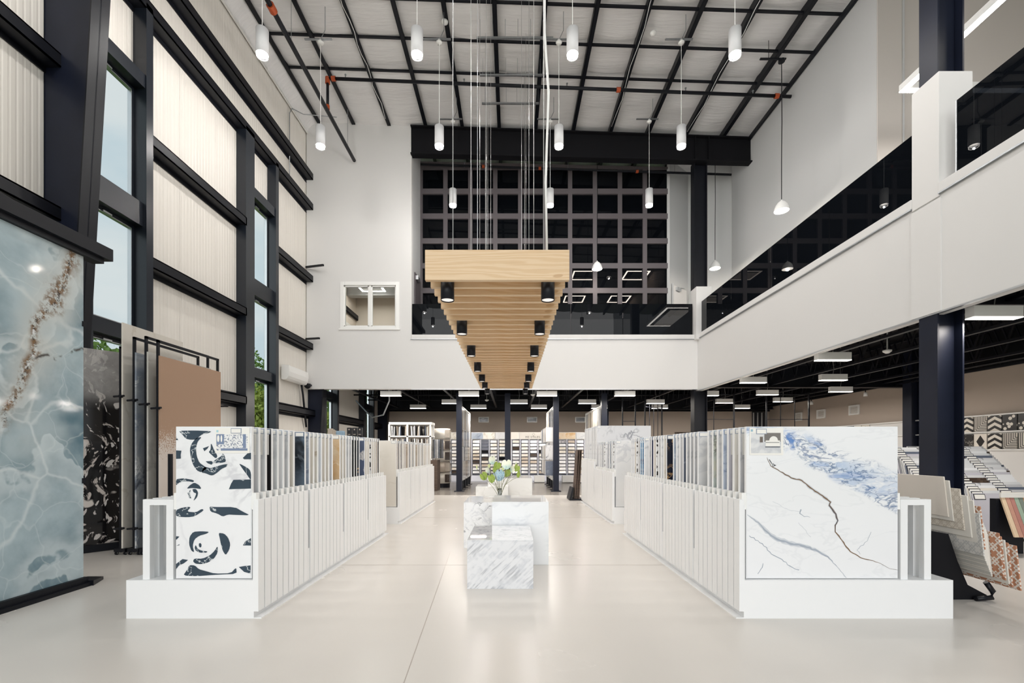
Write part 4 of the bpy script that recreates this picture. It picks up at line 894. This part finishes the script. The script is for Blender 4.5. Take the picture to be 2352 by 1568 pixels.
for i, (lb, mt, x, z0, z1, wd, fr) in enumerate(rows_):
    slab(lb, mt, (x, 5.76), (x, 5.76+wd), z0, z1, .0, .02, grp=None)
    t = thing('castor_frame', 'black castored A-frame carrying the %s slab' % ['tall pale cream', 'blue-grey cloudy', 'soft grey-beige', 'brown frayed'][i], 'stand', (x, 5.76, 0))
    h = z1+.2 if fr else z1-.3
    MB().box(-.05, -.025, 0, .03, .05, h).box(-.05, -.025, wd-.03, wd, .05, h).box(-.05, -.025, 0, wd, h-.03, h).build('frame', M['black'], t)
    MB().box(-.10, .04, -.02, .04, .04, .08).box(-.10, .04, wd-.04, wd+.02, .04, .08).box(-.05, -.02, 0, wd, .03, .065).build('base', M['black'], t)
    for yy in (0, wd):
        for xx in (-.08, .03):
            w_ = MB().tube([(xx-.01, yy, .022), (xx+.01, yy, .022)], .022, 12).build('castor', M['black'], t); MB().tube([(xx-.011, yy, .022), (xx+.011, yy, .022)], .011, 10).build('hub', M['alu'], w_)
    for z in (.33, 2.0-.05*i): MB().tube([(-.10, -.02, z), (.03, -.02, z+.01)], .013, 8).box(-.03, .0, -.035, -.0, z-.012, z+.02).build('clamp', M['black'], t)
    MB().tube([(-.03, wd+.02, 2.0), (.1, wd+.02, 2.0)], .012, 8).build('clamp', M['black'], t)
t = thing('slab_support', 'two short dark uprights before the brown slab behind the rose board', 'stand')
MB().box(-3.93, -3.90, 5.2, 5.24, 0, 1.28).box(-3.60, -3.54, 5.2, 5.24, 0, 1.28).box(-3.93, -3.54, 5.2, 5.24, .0, .04).build('frame', M['black'], t)

# wall-mounted air conditioner, dome camera, wall arms
t = thing('air_conditioner', 'white wall-mounted air conditioner at the far end of the left wall', 'air conditioner', (-6.1, 12.05, 3.23))
prof = [(0,0),(.05,-.02),(.14,.0),(.19,.08),(.21,.2),(.20,.36),(.0,.38)]
b = MB()
for i in range(len(prof)):
    a, c_ = prof[i], prof[(i+1) % len(prof)]; b.quad((a[0],0,a[1]),(c_[0],0,c_[1]),(c_[0],1.15,c_[1]),(a[0],1.15,a[1]))
b.poly([(p[0],0,p[1]) for p in prof]).poly([(p[0],1.15,p[1]) for p in prof][::-1]); b.build('casing', M['whiteplastic'], t, bevel=.01)
MB().hexa([(.10,.05,-.012),(.16,.05,.02),(.16,1.1,.02),(.10,1.1,-.012)], [(.10,.05,-.004),(.165,.05,.03),(.165,1.1,.03),(.10,1.1,-.004)]).build('louvre', M['whiteplastic'], t)
MB().tube([(.05,1.05,0),(.05,1.15,-.3),(.04,1.3,-.9),(.02,1.42,-1.2)], .03, 8).build('hose', M['black'], t, smooth=True)
t = thing('security_camera', 'small black dome camera at the bottom left corner of the balcony wall', 'camera', (-6.02, 13.42, 3.25))
MB().lathe([(0,-.10),(.05,-.085),(.085,-.04),(.09,0),(.09,.05),(0,.05)], 18).build('dome', M['black'], t, smooth=True); MB().box(-.05,.05,.05,.18,.0,.05).build('bracket', M['black'], t)
for z, l in ((6.75, .62), (4.62, .5)):
    o = MB().bar((-6.1, 13.5, z+.02), (-6.1+l, 13.25, z-.02), .05, .05).build('steel_arm', M['black']); tag(o, 'short black steel arm sticking out from the left wall corner, %s' % ('upper one' if z > 5 else 'lower one'), 'bracket', 'black arms at the wall corner')
t = thing('monitor', 'dark monitor backs seen through the white office window', 'monitor', (-4.9, 14.3, 4.7))
MB().box(-.05, .9, 0, .04, .28, .52).build('screen', M['darkframe'], t); MB().box(.35, .45, 0, .04, 0, .3).build('stand', M['darkframe'], t)

# ---------------------------------------------------------------- lower hall, centre: display gondolas
tilem = [S[k] for k in ('pale','grey','white','greyvein','cream','taupe','charcoal','white')]
def gondola(X, label, seed, y0=14.98, y1=18.3):
    r = random.Random(seed); t = thing('display_wall', label, 'display stand', (X, 0, 0))
    MB().box(-.09, .09, 14.8, 14.97, 0, 3.2).box(-.16, .16, 14.74, 15.0, 0, .02).build('post', M['navy'], t)
    MB().box(-.02, .02, y0, y1, .34, 2.8).build('core_panel', M['whiteplastic'], t)
    for k in range(4): MB().box(-.06, .06, y0+.5+.85*k, y0+.6+.85*k, 0, .34).box(-.14, .14, y0+.42+.85*k, y0+.68+.85*k, 0, .015).build('leg', M['black'], t)
    MB().box(-.05, .05, y0, y1, 2.8, 2.83).box(-.05, .05, y0, y1, .31, .34).box(-.05, .05, y1, y1+.03, .31, 2.83).build('rim', M['whiteplastic'], t)
    for sd in (-1, 1):
        for i in range(4):
            for (za, zb_) in ((.38,.95),(.98,1.45),(1.48,2.05),(2.08,2.76)):
                ya = y0+.03+(y1-y0-.06)*i/4; yb = y0+.03+(y1-y0-.06)*(i+1)/4-.03
                n = r.choice((1, 2, 3)) if zb_ > 1 else 1
                for q in range(n):
                    a = ya+(yb-ya)*q/n; c_ = ya+(yb-ya)*(q+1)/n-.015
                    b = MB().box(min(sd*.02, sd*.035), max(sd*.02, sd*.035), a, c_, za, zb_); b.build('tile_panel', r.choice(tilem), t)
    return t
gondola(-1.71, 'blue-black post with tiled display wall behind, left of the vase', 1)
gondola(-.13, 'narrow display wall seen end-on behind the leaf bouquet', 2)
gondola(1.45, 'blue-black post with display wall right of the marble plinths', 3)
gondola(3.02, 'display wall with horizontal stripes rising behind the tall white boards', 4)
# hanging samples on the right-hand gondola
for k in range(3):
    for q in range(9):
        y = 15.2+.3*q; z = (1.75, 1.15, .62)[k]
        hb = MB().box(1.14, 1.38, y, y+.02, z-.12, z+.36).build('hanging_sample', tilem[(k*3+q*5) % 8])
        tag(hb, 'small hanging stone sample beside the right blue-black post, %s tier, %s from camera' % (['upper', 'middle', 'lower'][k], ORD[q]), 'stone sample', 'hanging samples on the right display wall')
# sample shelving along the back wall
wood_r = S['brown']
smp = MB().box(-.135, .135, 0, .014, -.058, .058).mesh('stone_sample', S['white'])
names = ['beside the curved cream stack', 'left of the middle post', 'under the name sign', 'right of the right post']
rr = random.Random(11)
samp_m = ['cream','white','pale','taupe','cream','black','grey','white','cream2','brown','pale','greyvein','white','cream']
for ui, x0 in enumerate((-3.36, -1.72, -.03, 1.95)):
    t = thing('sample_rack', 'grey upright rack of angled stone samples %s' % names[ui], 'rack', (x0, 19.3, 0), group='back wall sample racks')
    gm = plain('rack_paint_%d' % ui, srgb(198,201,212), .5)
    MB().box(0, 1.55, .22, .25, .05, 2.12).build('back_panel', gm, t); MB().box(0, 1.55, -.12, .25, 0, .06).hexa([(0,-.12,.06),(1.55,-.12,.06),(1.55,.2,.06),(0,.2,.06)], [(0,.05,.3),(1.55,.05,.3),(1.55,.2,.3),(0,.2,.3)]).build('plinth', gm, t)
    for k in range(5): MB().box(.0+.375*k, .05+.375*k, .02, .22, .06, 1.8).build('upright', gm, t)
    if ui == 2:
        h = MB().box(.35, 1.55, .0, .03, 1.82, 2.12).build('header_sign', plain('sign_board', srgb(216,212,206), .6), t)
        MB().box(0, .34, .0, .03, 1.82, 2.12).build('header_photo', S['cream2'], t)
        dm = plain('sign_letter_ink', srgb(92,88,84), .6)
        d = MB(); cx, cz = .96, 2.03
        q = [(cx, cz+.055), (cx+.055, cz), (cx, cz-.055), (cx-.055, cz)]
        for i in range(4): d.bar((q[i][0], -.004, q[i][1]), (q[(i+1) % 4][0], -.004, q[(i+1) % 4][1]), .006, .014, up=(0, 1, 0))
        d.bar((cx, -.004, cz-.05), (cx, -.004, cz-.1), .006, .012, up=(1, 0, 0)); d.build('emblem', dm, h)
        cu = bpy.data.curves.new('lettering', 'FONT'); cu.body = 'ME STILES'; cu.size = .125; cu.extrude = .001; cu.align_x = 'CENTER'; cu.space_character = 1.15
        tx = bpy.data.objects.new('lettering', cu); C.objects.link(tx); tx.parent = h; tx.location = (.92, -.004, 1.87); tx.rotation_euler = (R(90), 0, 0); cu.materials.append(dm)
        me_ = bpy.data.meshes.new_from_object(tx); me_.materials.clear(); me_.materials.append(dm); mt_ = tx.matrix_basis.copy(); bpy.data.objects.remove(tx)
        tx = bpy.data.objects.new('lettering', me_); C.objects.link(tx); tx.parent = h; tx.matrix_basis = mt_; stuff(tx)
    else:
        for (a, c_, mt) in (((.02, .5, S['bluegrey']), (.52, 1.0, S['cream2']), (1.05, 1.53, S['greyvein'])) if ui < 2 else ((.02, .75, S['amber'] if ui == 3 else S['pale']), (.8, 1.53, S['pale']))):
            MB().box(a, c_, .0, .03, 1.83, 2.1).build('header_photo', mt, t)
        MB().box(0, 1.55, .03, .05, 1.8, 2.12).build('header_sign', M['wall'], t)
    for c_ in range(4):
        for r_ in range(10):
            if ui == 1 and c_ == 1 and r_ in (0, 1, 2):
                continue
            mk = rr.choice(samp_m); z = 1.72-.143*r_
            o = inst('stone_sample', smp, None, (x0+.2125+.375*c_, 19.30, z), (R(-22), 0, 0), S[mk])
            tag(o, '%s sample in %s row, %s column, rack %s' % (DESC[mk], ORD[r_], ORD[c_], names[ui]), 'stone sample', 'angled samples on the %s back rack' % ORD[ui])
    sh = MB()
    for r_ in range(10):
        z = 1.72-.143*r_-.055
        for c_ in range(4): sh.box(.06+.375*c_, .365+.375*c_, .0, .22, z-.008, z)
    sh.build('shelf_ledges', gm, t)
for k, x in enumerate((2.1, 2.75)):
    o = MB().box(x, x+.5, 18.75, 19.1, .03, .3).build('low_box', M['whiteplastic'], bevel=.01); tag(o, 'white low display box on the floor before the right back rack, %s one' % ('left', 'right')[k], 'box', 'low white boxes')
for k, x in enumerate((.35, .95)):
    o = MB().box(x, x+.42, 18.85, 19.1, .03, .3).build('low_box', M['whiteplastic'], bevel=.01); tag(o, 'white low display box on the floor under the sign rack, %s one' % ('left', 'right')[k], 'box', 'low white boxes')
# vents, doors on the back wall
for k, x in enumerate((-1.3, .95, 3.2)):
    t = thing('wall_vent', 'white framed air vent high on the far wall, %s from the left' % ORD[k], 'vent', (x, 21.18, 2.78), group='far wall vents')
    MB().box(-.24,.24,-.03,.01,-.13,-.09).box(-.24,.24,-.03,.01,.09,.13).box(-.24,-.2,-.03,.01,-.09,.09).box(.2,.24,-.03,.01,-.09,.09).build('frame', M['whiteplastic'], t)
    MB().box(-.2,.2,-.005,.01,-.09,.09).build('grille_back', M['darkfill'], t)
    for q in range(5): MB().box(-.2,.2,-.02,-.006,-.08+.036*q,-.068+.036*q).build('blade', M['galv'], t)
for k, y in enumerate((19.0, 17.6, 15.9)):
    t = thing('wall_vent', 'white framed air vent on the taupe side wall, %s from the far corner' % ORD[k], 'vent', (11.98, y, 2.75), group='side wall vents')
    MB().box(-.03,.01,-.24,.24,-.17,-.12).box(-.03,.01,-.24,.24,.12,.17).box(-.03,.01,-.24,-.19,-.12,.12).box(-.03,.01,.19,.24,-.12,.12).build('frame', M['whiteplastic'], t)
    for q in range(6): MB().box(-.02,.0,-.19,.19,-.11+.04*q,-.09+.04*q).build('blade', M['whiteplastic'], t)
t = thing('slat_panel_board', 'white framed dark slatted panel on the far wall near the right corner', 'panel', (11.2, 21.12, 0))
MB().box(-.02, .62, .0, .04, 1.2, 3.15).build('backing', M['darkfill'], t)
for q in range(4): MB().box(.0+.19*q, .04+.19*q, -.04, .0, 1.2, 3.1).build('slat', M['wallgrey'], t)
t = thing('tile_stack_tower', 'upright white display tower with striped boards by the right far wall', 'display stand', (5.2, 19.5, 0))
for q in range(6): MB().box(.13*q, .13*q+.09, 0, .05, 0, 2.05).build('board', [S['white'], S['cream'], S['charcoal']][q % 3], t)
o = MB().box(7.6, 10.9, 21.15, 21.2, 1.5, 2.2).build('picture_panel', S['brown']); tag(o, 'long dark photo panel along the far wall above the right rack', 'panel')
# tall black grid frames
def grid_frame(label, X, Y, w_, n, D2=0.0, zc=2.36):
    t = thing('grid_frame', label, 'display frame', (X, Y, 0))
    for q in range(n+1):
        x = w_*q/n; rw = .04 if q in (0, n) else .018
        MB().box(x-rw/2, x+rw/2, -rw/2+D2*q/n, rw/2+D2*q/n, 0, 3.2).build('upright', M['black'], t)
    MB().bar((0,0,zc),(w_,D2,zc),.018).bar((0,0,3.18),(w_,D2,3.18),.03).bar((0,0,.3),(w_,D2,.3),.03).build('crossbar', M['black'], t)
grid_frame('thin black grid frame far back left of the corner column', 4.75, 16.2, .9, 4, .9, 2.9); grid_frame('wide black grid frame standing behind the corner column', 6.0, 15.0, 1.33, 2); grid_frame('black grid frame farthest to the right before the taupe wall', 8.4, 15.0, 1.4, 3)
grid_frame('single black frame near the far dark column', 3.9, 16.0, .45, 1)

# ---------------------------------------------------------------- lower hall, left
t = thing('display_tower', 'white shelf tower of small upright samples at the far left', 'display stand', (-4.05, 15.0, 0))
MB().box(0, 1.42, 0, .6, 2.19, 2.27).box(0, 1.42, 0, .6, 1.78, 1.82).box(-.02, .04, 0, .04, 1.04, 2.2).box(.58, .64, 0, .04, 1.04, 2.2).box(1.34, 1.4, 0, .04, 1.04, 2.2).box(1.34, 1.4, .56, .6, 1.04, 2.2).build('shelf_frame', M['whiteplastic'], t)
MB().box(1.1, 1.6, 0, .6, 0, 1.02).build('wood_base', M['brownwood'], t); MB().box(.0, 1.42, 0, .6, 1.02, 1.06).build('shelf', M['whiteplastic'], t)
rr = random.Random(5); cols_ = ['grey','brown','taupe','black','pale','cream','charcoal','white','greyvein']
for tier, (z, h) in enumerate(((1.83, .33), (1.32, .42))):
    for k in range(26):
        if k == 11: continue
        mk = rr.choice(cols_); x = -4.0+.052*k; 
        o = MB().box(0, .02+.012*(k % 2), 0, .3, 0, h-.02*(k % 3)).build('upright_sample', S[mk], loc=(x, 15.05, z)); o.rotation_euler = (0, R(rr.uniform(-4, 4)), 0)
        tag(o, '%s upright sample, %s in the %s tier of the far left tower' % (DESC[mk], ordn(k), ('upper', 'lower')[tier]), 'stone sample', 'upright samples in the white tower')
for k in range(7):
    mk = rr.choice(['black','charcoal','grey','pale']); o = MB().box(0, .02, 0, .28, 0, .62).build('upright_sample', S[mk], loc=(-2.62+.05*k, 15.1, 1.08)); tag(o, '%s sample standing on the brown wood base, %s from the left' % (DESC[mk], ORD[k]), 'stone sample', 'samples on the wood base')
t = thing('rotating_display', 'cream rounded display tower with stacked bays beside the wood base', 'display stand', (-2.55, 16.6, 0))
for k in range(5):
    MB().lathe([(0,0),(.30,0),(.33,.03),(.34,.2),(.31,.38),(0,.38)], 20, (0,0,.15+.40*k)).build('bay', [S['cream'], S['taupe']][k % 2], t, smooth=True)
    MB().box(.16, .33, -.3, .1, .2+.40*k, .48+.40*k).build('sample_panel', [S['brown'], S['taupe'], S['brown']][k % 3], t)
MB().lathe([(0,0),(.3,0),(.3,.15),(0,.15)], 20).build('foot', M['black'], t)
t = thing('brochure_stand', 'three dark brochure boxes with cream emblems above the left rack', 'stand', (-3.98, 11.0, 0))
for k in range(3):
    bx = MB().box(.13*k, .13*k+.1, 0, .08, 1.68, 1.88).build('brochure_box', M['darkfill'], t); MB().box(.13*k+.035, .13*k+.065, -.003, 0, 1.82, 1.85).box(.13*k+.02, .13*k+.08, -.003, 0, 1.71, 1.725).build('print', S['taupe'], bx)
MB().box(.0, .36, .02, .06, 0, 1.68).build('stand_panel', M['black'], t)
o = MB().box(-4.22, -4.0, 10.9, 10.96, 0, 1.80).build('room_divider', plain('powder_blue', srgb(150,176,196), .4), bevel=.03); tag(o, 'pale blue rounded panel beside the dark brochure boxes', 'panel')
t = thing('stepped_sample_stand', 'cream stepped fan of sample strips under the narrow green window', 'stand', (-4.45, 11.0, 0))
for k in range(7): MB().box(.03*k, .03*k+.12, .02*k, .02*k+.05, 0, 1.86-.022*k).build('sample_strip', S['taupe'], t)
o = MB().tube([(-5.2,15.2,3.0),(-4.6,15.0,2.42),(-4.2,14.9,2.5),(-3.98,14.8,2.95),(-3.98,14.8,4.3)], .025, 8).build('flexible_conduit', M['galv'], smooth=True); tag(o, 'grey flexible conduit drooping below the balcony at the left', 'conduit')
t = thing('wood_board_stack', 'leaning brown boards in a black foot at the end of the right rack', 'stand', (1.70, 12.2, 0))
for k in range(3): MB().hexa([(-.02+.05*k,0,.02),(.02+.05*k,0,.02),(.02+.05*k,.4,.02),(-.02+.05*k,.4,.02)], [(.07+.05*k,0,1.35),(.09+.05*k,0,1.35),(.09+.05*k,.4,1.35),(.07+.05*k,.4,1.35)]).build('board', M['brownwood'], t)
MB().box(-.16, .2, -.1, .5, 0, .04).hexa([(-.16,-.1,.04),(-.1,-.1,.04),(-.1,.5,.04),(-.16,.5,.04)], [(-.08,-.1,.34),(-.04,-.1,.34),(-.04,.5,.34),(-.08,.5,.34)]).build('foot', M['black'], t)

# ---------------------------------------------------------------- right hall: stepped racks of labelled boards
lab2 = MB().box(0, .17, -.004, 0, 0, .085, 0).box(.01, .16, -.0055, -.004, .01, .075, 1).mesh('label_card', [M['darkfill'], M['cardwhite']])
wf = MB().box(0, .44, 0, .014, 0, .68).mesh('sample_board', S['white'])
rr = random.Random(21)
wcol = ['pale','white','grey','white','cream','charcoal','pale','greyvein','brown','lilac','white','pale']
def waterfall(X, D0, n, z0, desc, gi, first=None):
    t = thing('stepped_rack', 'black stepped stand of labelled sample boards, %s' % desc, 'rack', (X, D0, 0), group='stepped sample stands in the right hall')
    MB().hexa([(0,.0,0),(.44,.0,0),(.44,n*.036+.5,0),(0,n*.036+.5,0)], [(0,.3,z0),(.44,.3,z0),(.44,n*.036+.5,z0+n*.036),(0,n*.036+.5,z0+n*.036)]).build('stand_body', M['black'], t)
    for k in range(n):
        mk = first if (k == 0 and first) else rr.choice(wcol)
        o = inst('sample_board', wf, None, (X+rr.uniform(-.01, .01), D0+.037*k, z0+.036*k), (R(-14), 0, 0), S[mk])
        tag(o, '%s labelled board, %s step, stand %s' % (DESC[mk], ordn(k), desc), 'sample board', 'boards on stepped stand %s' % desc)
        inst('label_card', lab2, o, (.012, -.001, .585))
waterfall(6.80, 6.55, 20, .03, 'just right of the broad column', 1, 'lilac'); waterfall(7.28, 6.6, 20, .04, 'at the right edge of the picture', 2, 'cream')
waterfall(6.30, 6.7, 20, .03, 'hidden mostly behind the broad column', 3)
for k, x in enumerate((6.9, 7.4, 7.95, 8.5, 9.05)): waterfall(x, 8.5, 14, .28, ['far row left of the column', 'far row at the column edge', 'far row second past the column', 'far row third past the column', 'far row last at the right'][k], 4+k)
o = MB().box(6.6, 7.1, 7.9, 7.95, .78, 1.05).build('sample_board', M['brownwood']); tag(o, 'brown wood plank sample seen between the front board and the broad column', 'sample board')
# plank sample at the frame edge
t = thing('striped_plank_board', 'leaning board of coloured wood strips at the right picture edge', 'sample board', (6.2, 5.6, .0))
for k, cc in enumerate(((214,190,160), (186,140,122), (172,120,110), (150,168,150), (120,130,120), (196,160,130))):
    MB().hexa([(.055*k,0,.25),(.055*k+.05,0,.25),(.055*k+.05,.02,.25),(.055*k,.02,.25)], [(.055*k+.04,.2,.72),(.055*k+.09,.2,.72),(.055*k+.09,.22,.72),(.055*k+.04,.22,.72)]).build('plank', plain('strip_%d' % k, srgb(*cc), .6, var=.1, scale=20), t)
MB().box(.03, .40, .19, .215, .72, .78).build('header_strip', M['cardwhite'], t); MB().box(0, .35, .22, .3, 0, .7).build('stand_panel', M['black'], t)

# fan of patterned tiles on a black stand, right of the blue-band board
m = NM('cream_grid_tile', .5); v = m.coord(scale=(1, 1, 1)); s3 = m.sep(v)
m.color(m.mix(m.m('MULTIPLY', m.wave(v, 22, 0, 'Z'), .25), srgb(232,224,214), srgb(206,194,180))); ft1 = m.mat
def lattice(name, a, b_, sc_, wd=.10):
    m = NM(name, .5); v = m.coord(rot=(R(45), 0, 0), scale=(1, 1, 1)); s3 = m.sep(v)
    fy = m.m('ABSOLUTE', m.m('SUBTRACT', m.m('FRACT', m.m('MULTIPLY', s3[1], sc_)), .5)); fz = m.m('ABSOLUTE', m.m('SUBTRACT', m.m('FRACT', m.m('MULTIPLY', s3[2], sc_)), .5))
    e = m.m('MINIMUM', fy, fz); ring_ = m.m('ABSOLUTE', m.m('SUBTRACT', m.m('MAXIMUM', fy, fz), .28))
    k = m.m('MAXIMUM', m.mr(e, wd*.6, wd, 1, 0), m.mr(ring_, wd*.4, wd*.7, 1, 0)); m.color(m.mix(k, a, b_)); return m.mat
ft2 = lattice('diamond_cream_tile', srgb(226,218,206), srgb(204,194,180), 18); ft3 = lattice('lattice_grey_tile', srgb(222,220,216), srgb(196,196,194), 14)
ft4 = lattice('terracotta_lattice_tile', srgb(188,134,104), srgb(232,224,216), 12); ft5 = plain('pale_grey_tile', srgb(214,212,206), .5, var=.03)
ft6 = plain('off_white_tile', srgb(232,228,220), .5, var=.02)
fm = {}
t = thing('fan_stand', 'black folded stand carrying the fanned patterned tiles', 'stand', (0, 0, 0))
prof = [(3.6,0),(4.2,0),(4.2,.04),(4.03,.13),(3.94,.34),(3.86,.58),(3.6,.62)]
b = MB(); b.poly([(x,4.02,z) for x, z in prof]); b.poly([(x,4.09,z) for x, z in prof][::-1])
for q_ in range(len(prof)):
    a, c_ = prof[q_], prof[(q_+1) % len(prof)]; b.quad((a[0],4.02,a[1]),(a[0],4.09,a[1]),(c_[0],4.09,c_[1]),(c_[0],4.02,c_[1]))
b.build('stand_body', M['matte'], t)
MB().box(3.62, 3.86, 4.09, 4.6, 0, .58).build('stand_back', M['matte'], t)
MB().tube([(4.06,3.98,.02),(4.2,3.98,.03),(4.22,3.99,.08),(4.17,4.0,.16)], .022, 8).build('stand_foot', M['black'], t, smooth=True)
fan_m = [ft1, ft6, ft2, ft6, ft6, ft3, ft4, ft5, ft6, ft5, ft6, ft5, ft6, ft6, ft5, ft6, ft4, ft4, ft6, ft4, ft4]
fan_d = ['ribbed cream', 'off-white', 'diamond-patterned cream', 'off-white', 'off-white', 'pale lattice', 'terracotta-edged', 'pale grey', 'off-white', 'pale grey', 'off-white', 'pale grey', 'off-white', 'off-white', 'pale grey', 'off-white', 'terracotta lattice', 'terracotta lattice', 'off-white', 'terracotta lattice', 'terracotta lattice']
lr = [(2178,1187),(2190,1197),(2215,1218),(2232,1235),(2246,1247),(2260,1278),(2262,1262)]+[(2262+2*q, 1284+5*q) for q in range(9)]+[(2305,1325),(2310,1333),(2318,1342),(2326,1349),(2345,1357)]
N = 21
for k in range(N):
    f = k/(N-1); X = 3.88+.16*f; s_ = (lr[k][0]-1175)/X; D = 1045/s_; z = 1.31-(lr[k][1]-1036)/s_
    L_, H = (.85 if k == 0 else .50), .36
    me = MB().box(0, .010, 0, L_, 0, H).mesh('patterned_tile', fan_m[k]); o = bpy.data.objects.new('patterned_tile', me); C.objects.link(o)
    o.location = (X, D, z); o.rotation_euler = (R(0), R(-6), R(-6+4*f)); tag(o, '%s tile, %s from the top of the fan beside the white rack' % (fan_d[k], ordn(k)), 'tile', 'fanned patterned tiles')
    b_ = o.modifiers.new('bevel', 'BEVEL'); b_.width = .003; b_.segments = 1

# patterned tiles shown on the right wall
t = thing('tile_display_wall', 'long white ledged display board with rows of patterned tiles on the side wall', 'display stand')
MB().box(11.9, 11.96, 8.2, 18.6, 0, 2.2).build('backing_board', M['wall'], t)
for z in (2.19, 1.77, 1.33): MB().box(11.83, 11.9, 8.2, 18.6, z, z+.03).build('ledge', M['whiteplastic'], t)
def pat(name, kind):
    m = NM(name, .3); v = m.coord(); s3 = m.sep(v); y, z = s3[1], s3[2]
    if kind == 0: k = m.mr(m.m('FRACT', m.m('MULTIPLY', m.m('MAXIMUM', y, m.m('SUBTRACT', .3, z)), 26)), .45, .55)
    if kind == 1: k = m.mr(m.m('ADD', m.m('ABSOLUTE', m.m('SUBTRACT', y, .15)), m.m('MULTIPLY', m.m('ABSOLUTE', m.m('SUBTRACT', z, .19)), .65)), .10, .105, 1, 0)
    if kind == 2: k = m.mr(m.m('FRACT', m.m('ADD', m.m('MULTIPLY', z, 7), m.m('MULTIPLY', m.m('ABSOLUTE', m.m('SUBTRACT', y, .15)), 4))), .5, .54)
    if kind == 3: k = m.mr(m.vor(v, 9, 'F1'), .35, .38)
    if kind == 4: k = m.m('MULTIPLY', m.vein(m.warp(v, 6, .1), 5, .02), .8)
    if kind == 5: k = m.m('SUBTRACT', 1, m.m('MULTIPLY', m.vein(v, 5, .02), .4))
    m.color(m.mix(k, srgb(228,222,212), srgb(26,24,24))); return m.mat
pm = [pat('pattern_tile_%d' % i, i) for i in range(6)]; pd = ['chevron striped', 'black diamond', 'zigzag banded', 'black spotted', 'fine-lined white', 'near-black']
seq = [2, 4, 3, 0, 4, 5, 0, 1, 4, 3, 2, 1, 4, 0, 5, 3, 2, 4, 1, 0]
q = 0
for r_, z in enumerate((1.80, 1.36)):
    y = 8.3
    while y < 18.3:
        if 12.6 < y < 14.9 : y += .34; continue
        k = seq[(q*7+r_*3) % 20]; o = MB().box(0, .02, 0, .31, 0, .38).build('patterned_tile', pm[k], loc=(11.86, y, z+.005))
        tag(o, '%s tile on the side wall display, %s ledge, %s from the camera end' % (pd[k], ('upper', 'lower')[r_], ordn(int((y-8.3)/.34))), 'tile', 'patterned tiles on the side wall'); y += .34; q += 1
# track spotlights on the right wall truss
for k, y in enumerate((9.2, 11.4, 14.4, 17.0)):
    t = thing('track_spotlight', 'small white track spotlight on the side wall truss, %s from the camera' % ORD[k], 'spotlight', (11.2, y, 3.05), group='track spotlights')
    MB().lathe([(.05,0),(.06,.0),(.045,.12),(0,.13)], 14).build('head', M['whiteplastic'], t, smooth=True); MB().tube([(0,0,.12),(0,0,.3)], .012, 6).build('stem', M['black'], t)
o = MB().tube([(11.2, 0, 3.36), (11.2, 20.8, 3.36)], .03, 6).build('track_rail', M['black']); tag(o, 'black ceiling track along the side wall of the right hall', 'track')

# ---------------------------------------------------------------- outside
st(MB().box(-60, 60, -60, 80, -.4, -.3).build('ground_outside', plain('grass_ground', srgb(96,118,60), .9, var=.3, scale=.5)))
rt = random.Random(9)
lf = [plain('tree_leaf_%d' % i, srgb(*c), .7, var=.3, scale=.8) for i, c in enumerate(((128,160,84), (96,134,70), (170,184,90)))]
bark = plain('tree_bark', srgb(98,84,70), .9)
def tree(label, x, y, h, r, mi):
    t = thing('tree', label, 'tree', (x, y, -.3), group='trees outside the tall windows')
    MB().tube([(0,0,0),(.1,0,h*.35),(-.05,.1,h*.7)], [.16,.11,.05], 8).build('trunk', bark, t)
    for k in range(6):
        a = k*1.05+.3; MB().tube([(0,0,h*.3+k*.09*h),(math.cos(a)*r*.6, math.sin(a)*r*.6, h*.5+k*.07*h)], [.05,.02], 5).build('branch', bark, t)
    b = MB()
    for k in range(5200):
        while True:
            p = Vector((rt.uniform(-1,1), rt.uniform(-1,1), rt.uniform(-1,1)))
            if .25 < p.length < 1: break
        cl_ = 1+.16*math.sin(p.x*7)*math.sin(p.y*6+1)*math.sin(p.z*8); c0 = Vector((p.x*r*cl_, p.y*r*cl_, h*.62+p.z*h*.40*cl_))
        d1 = Vector((rt.gauss(0,1), rt.gauss(0,1), rt.gauss(0,1))).normalized()*.10; d2 = d1.cross(Vector((rt.gauss(0,1), rt.gauss(0,1), rt.gauss(0,1)))).normalized()*.06
        b.quad(c0-d1, c0-d2, c0+d1, c0+d2)
    stuff(b.build('foliage', lf[mi], t))
tree('leafy green tree just showing at the bottom of the nearest tall window', -11.2, 11.9, 4.55, 1.3, 0)
for k, (x, y, h, r, mi) in enumerate(((-13.5, 22.5, 6.6, 2.0, 0), (-10.0, 18.6, 4.2, 1.5, 2), (-17, 27.5, 7.4, 2.4, 1), (-12.0, 27.6, 6.8, 2.2, 0), (-10.0, 32.6, 6.5, 2.4, 1), (-9.4, 23.2, 3.6, 1.3, 2), (-14.5, 37, 8, 3, 0))):
    tree('green tree outside the left wall, %s away from the camera' % ordn(k+1), x, y, h, r, mi)
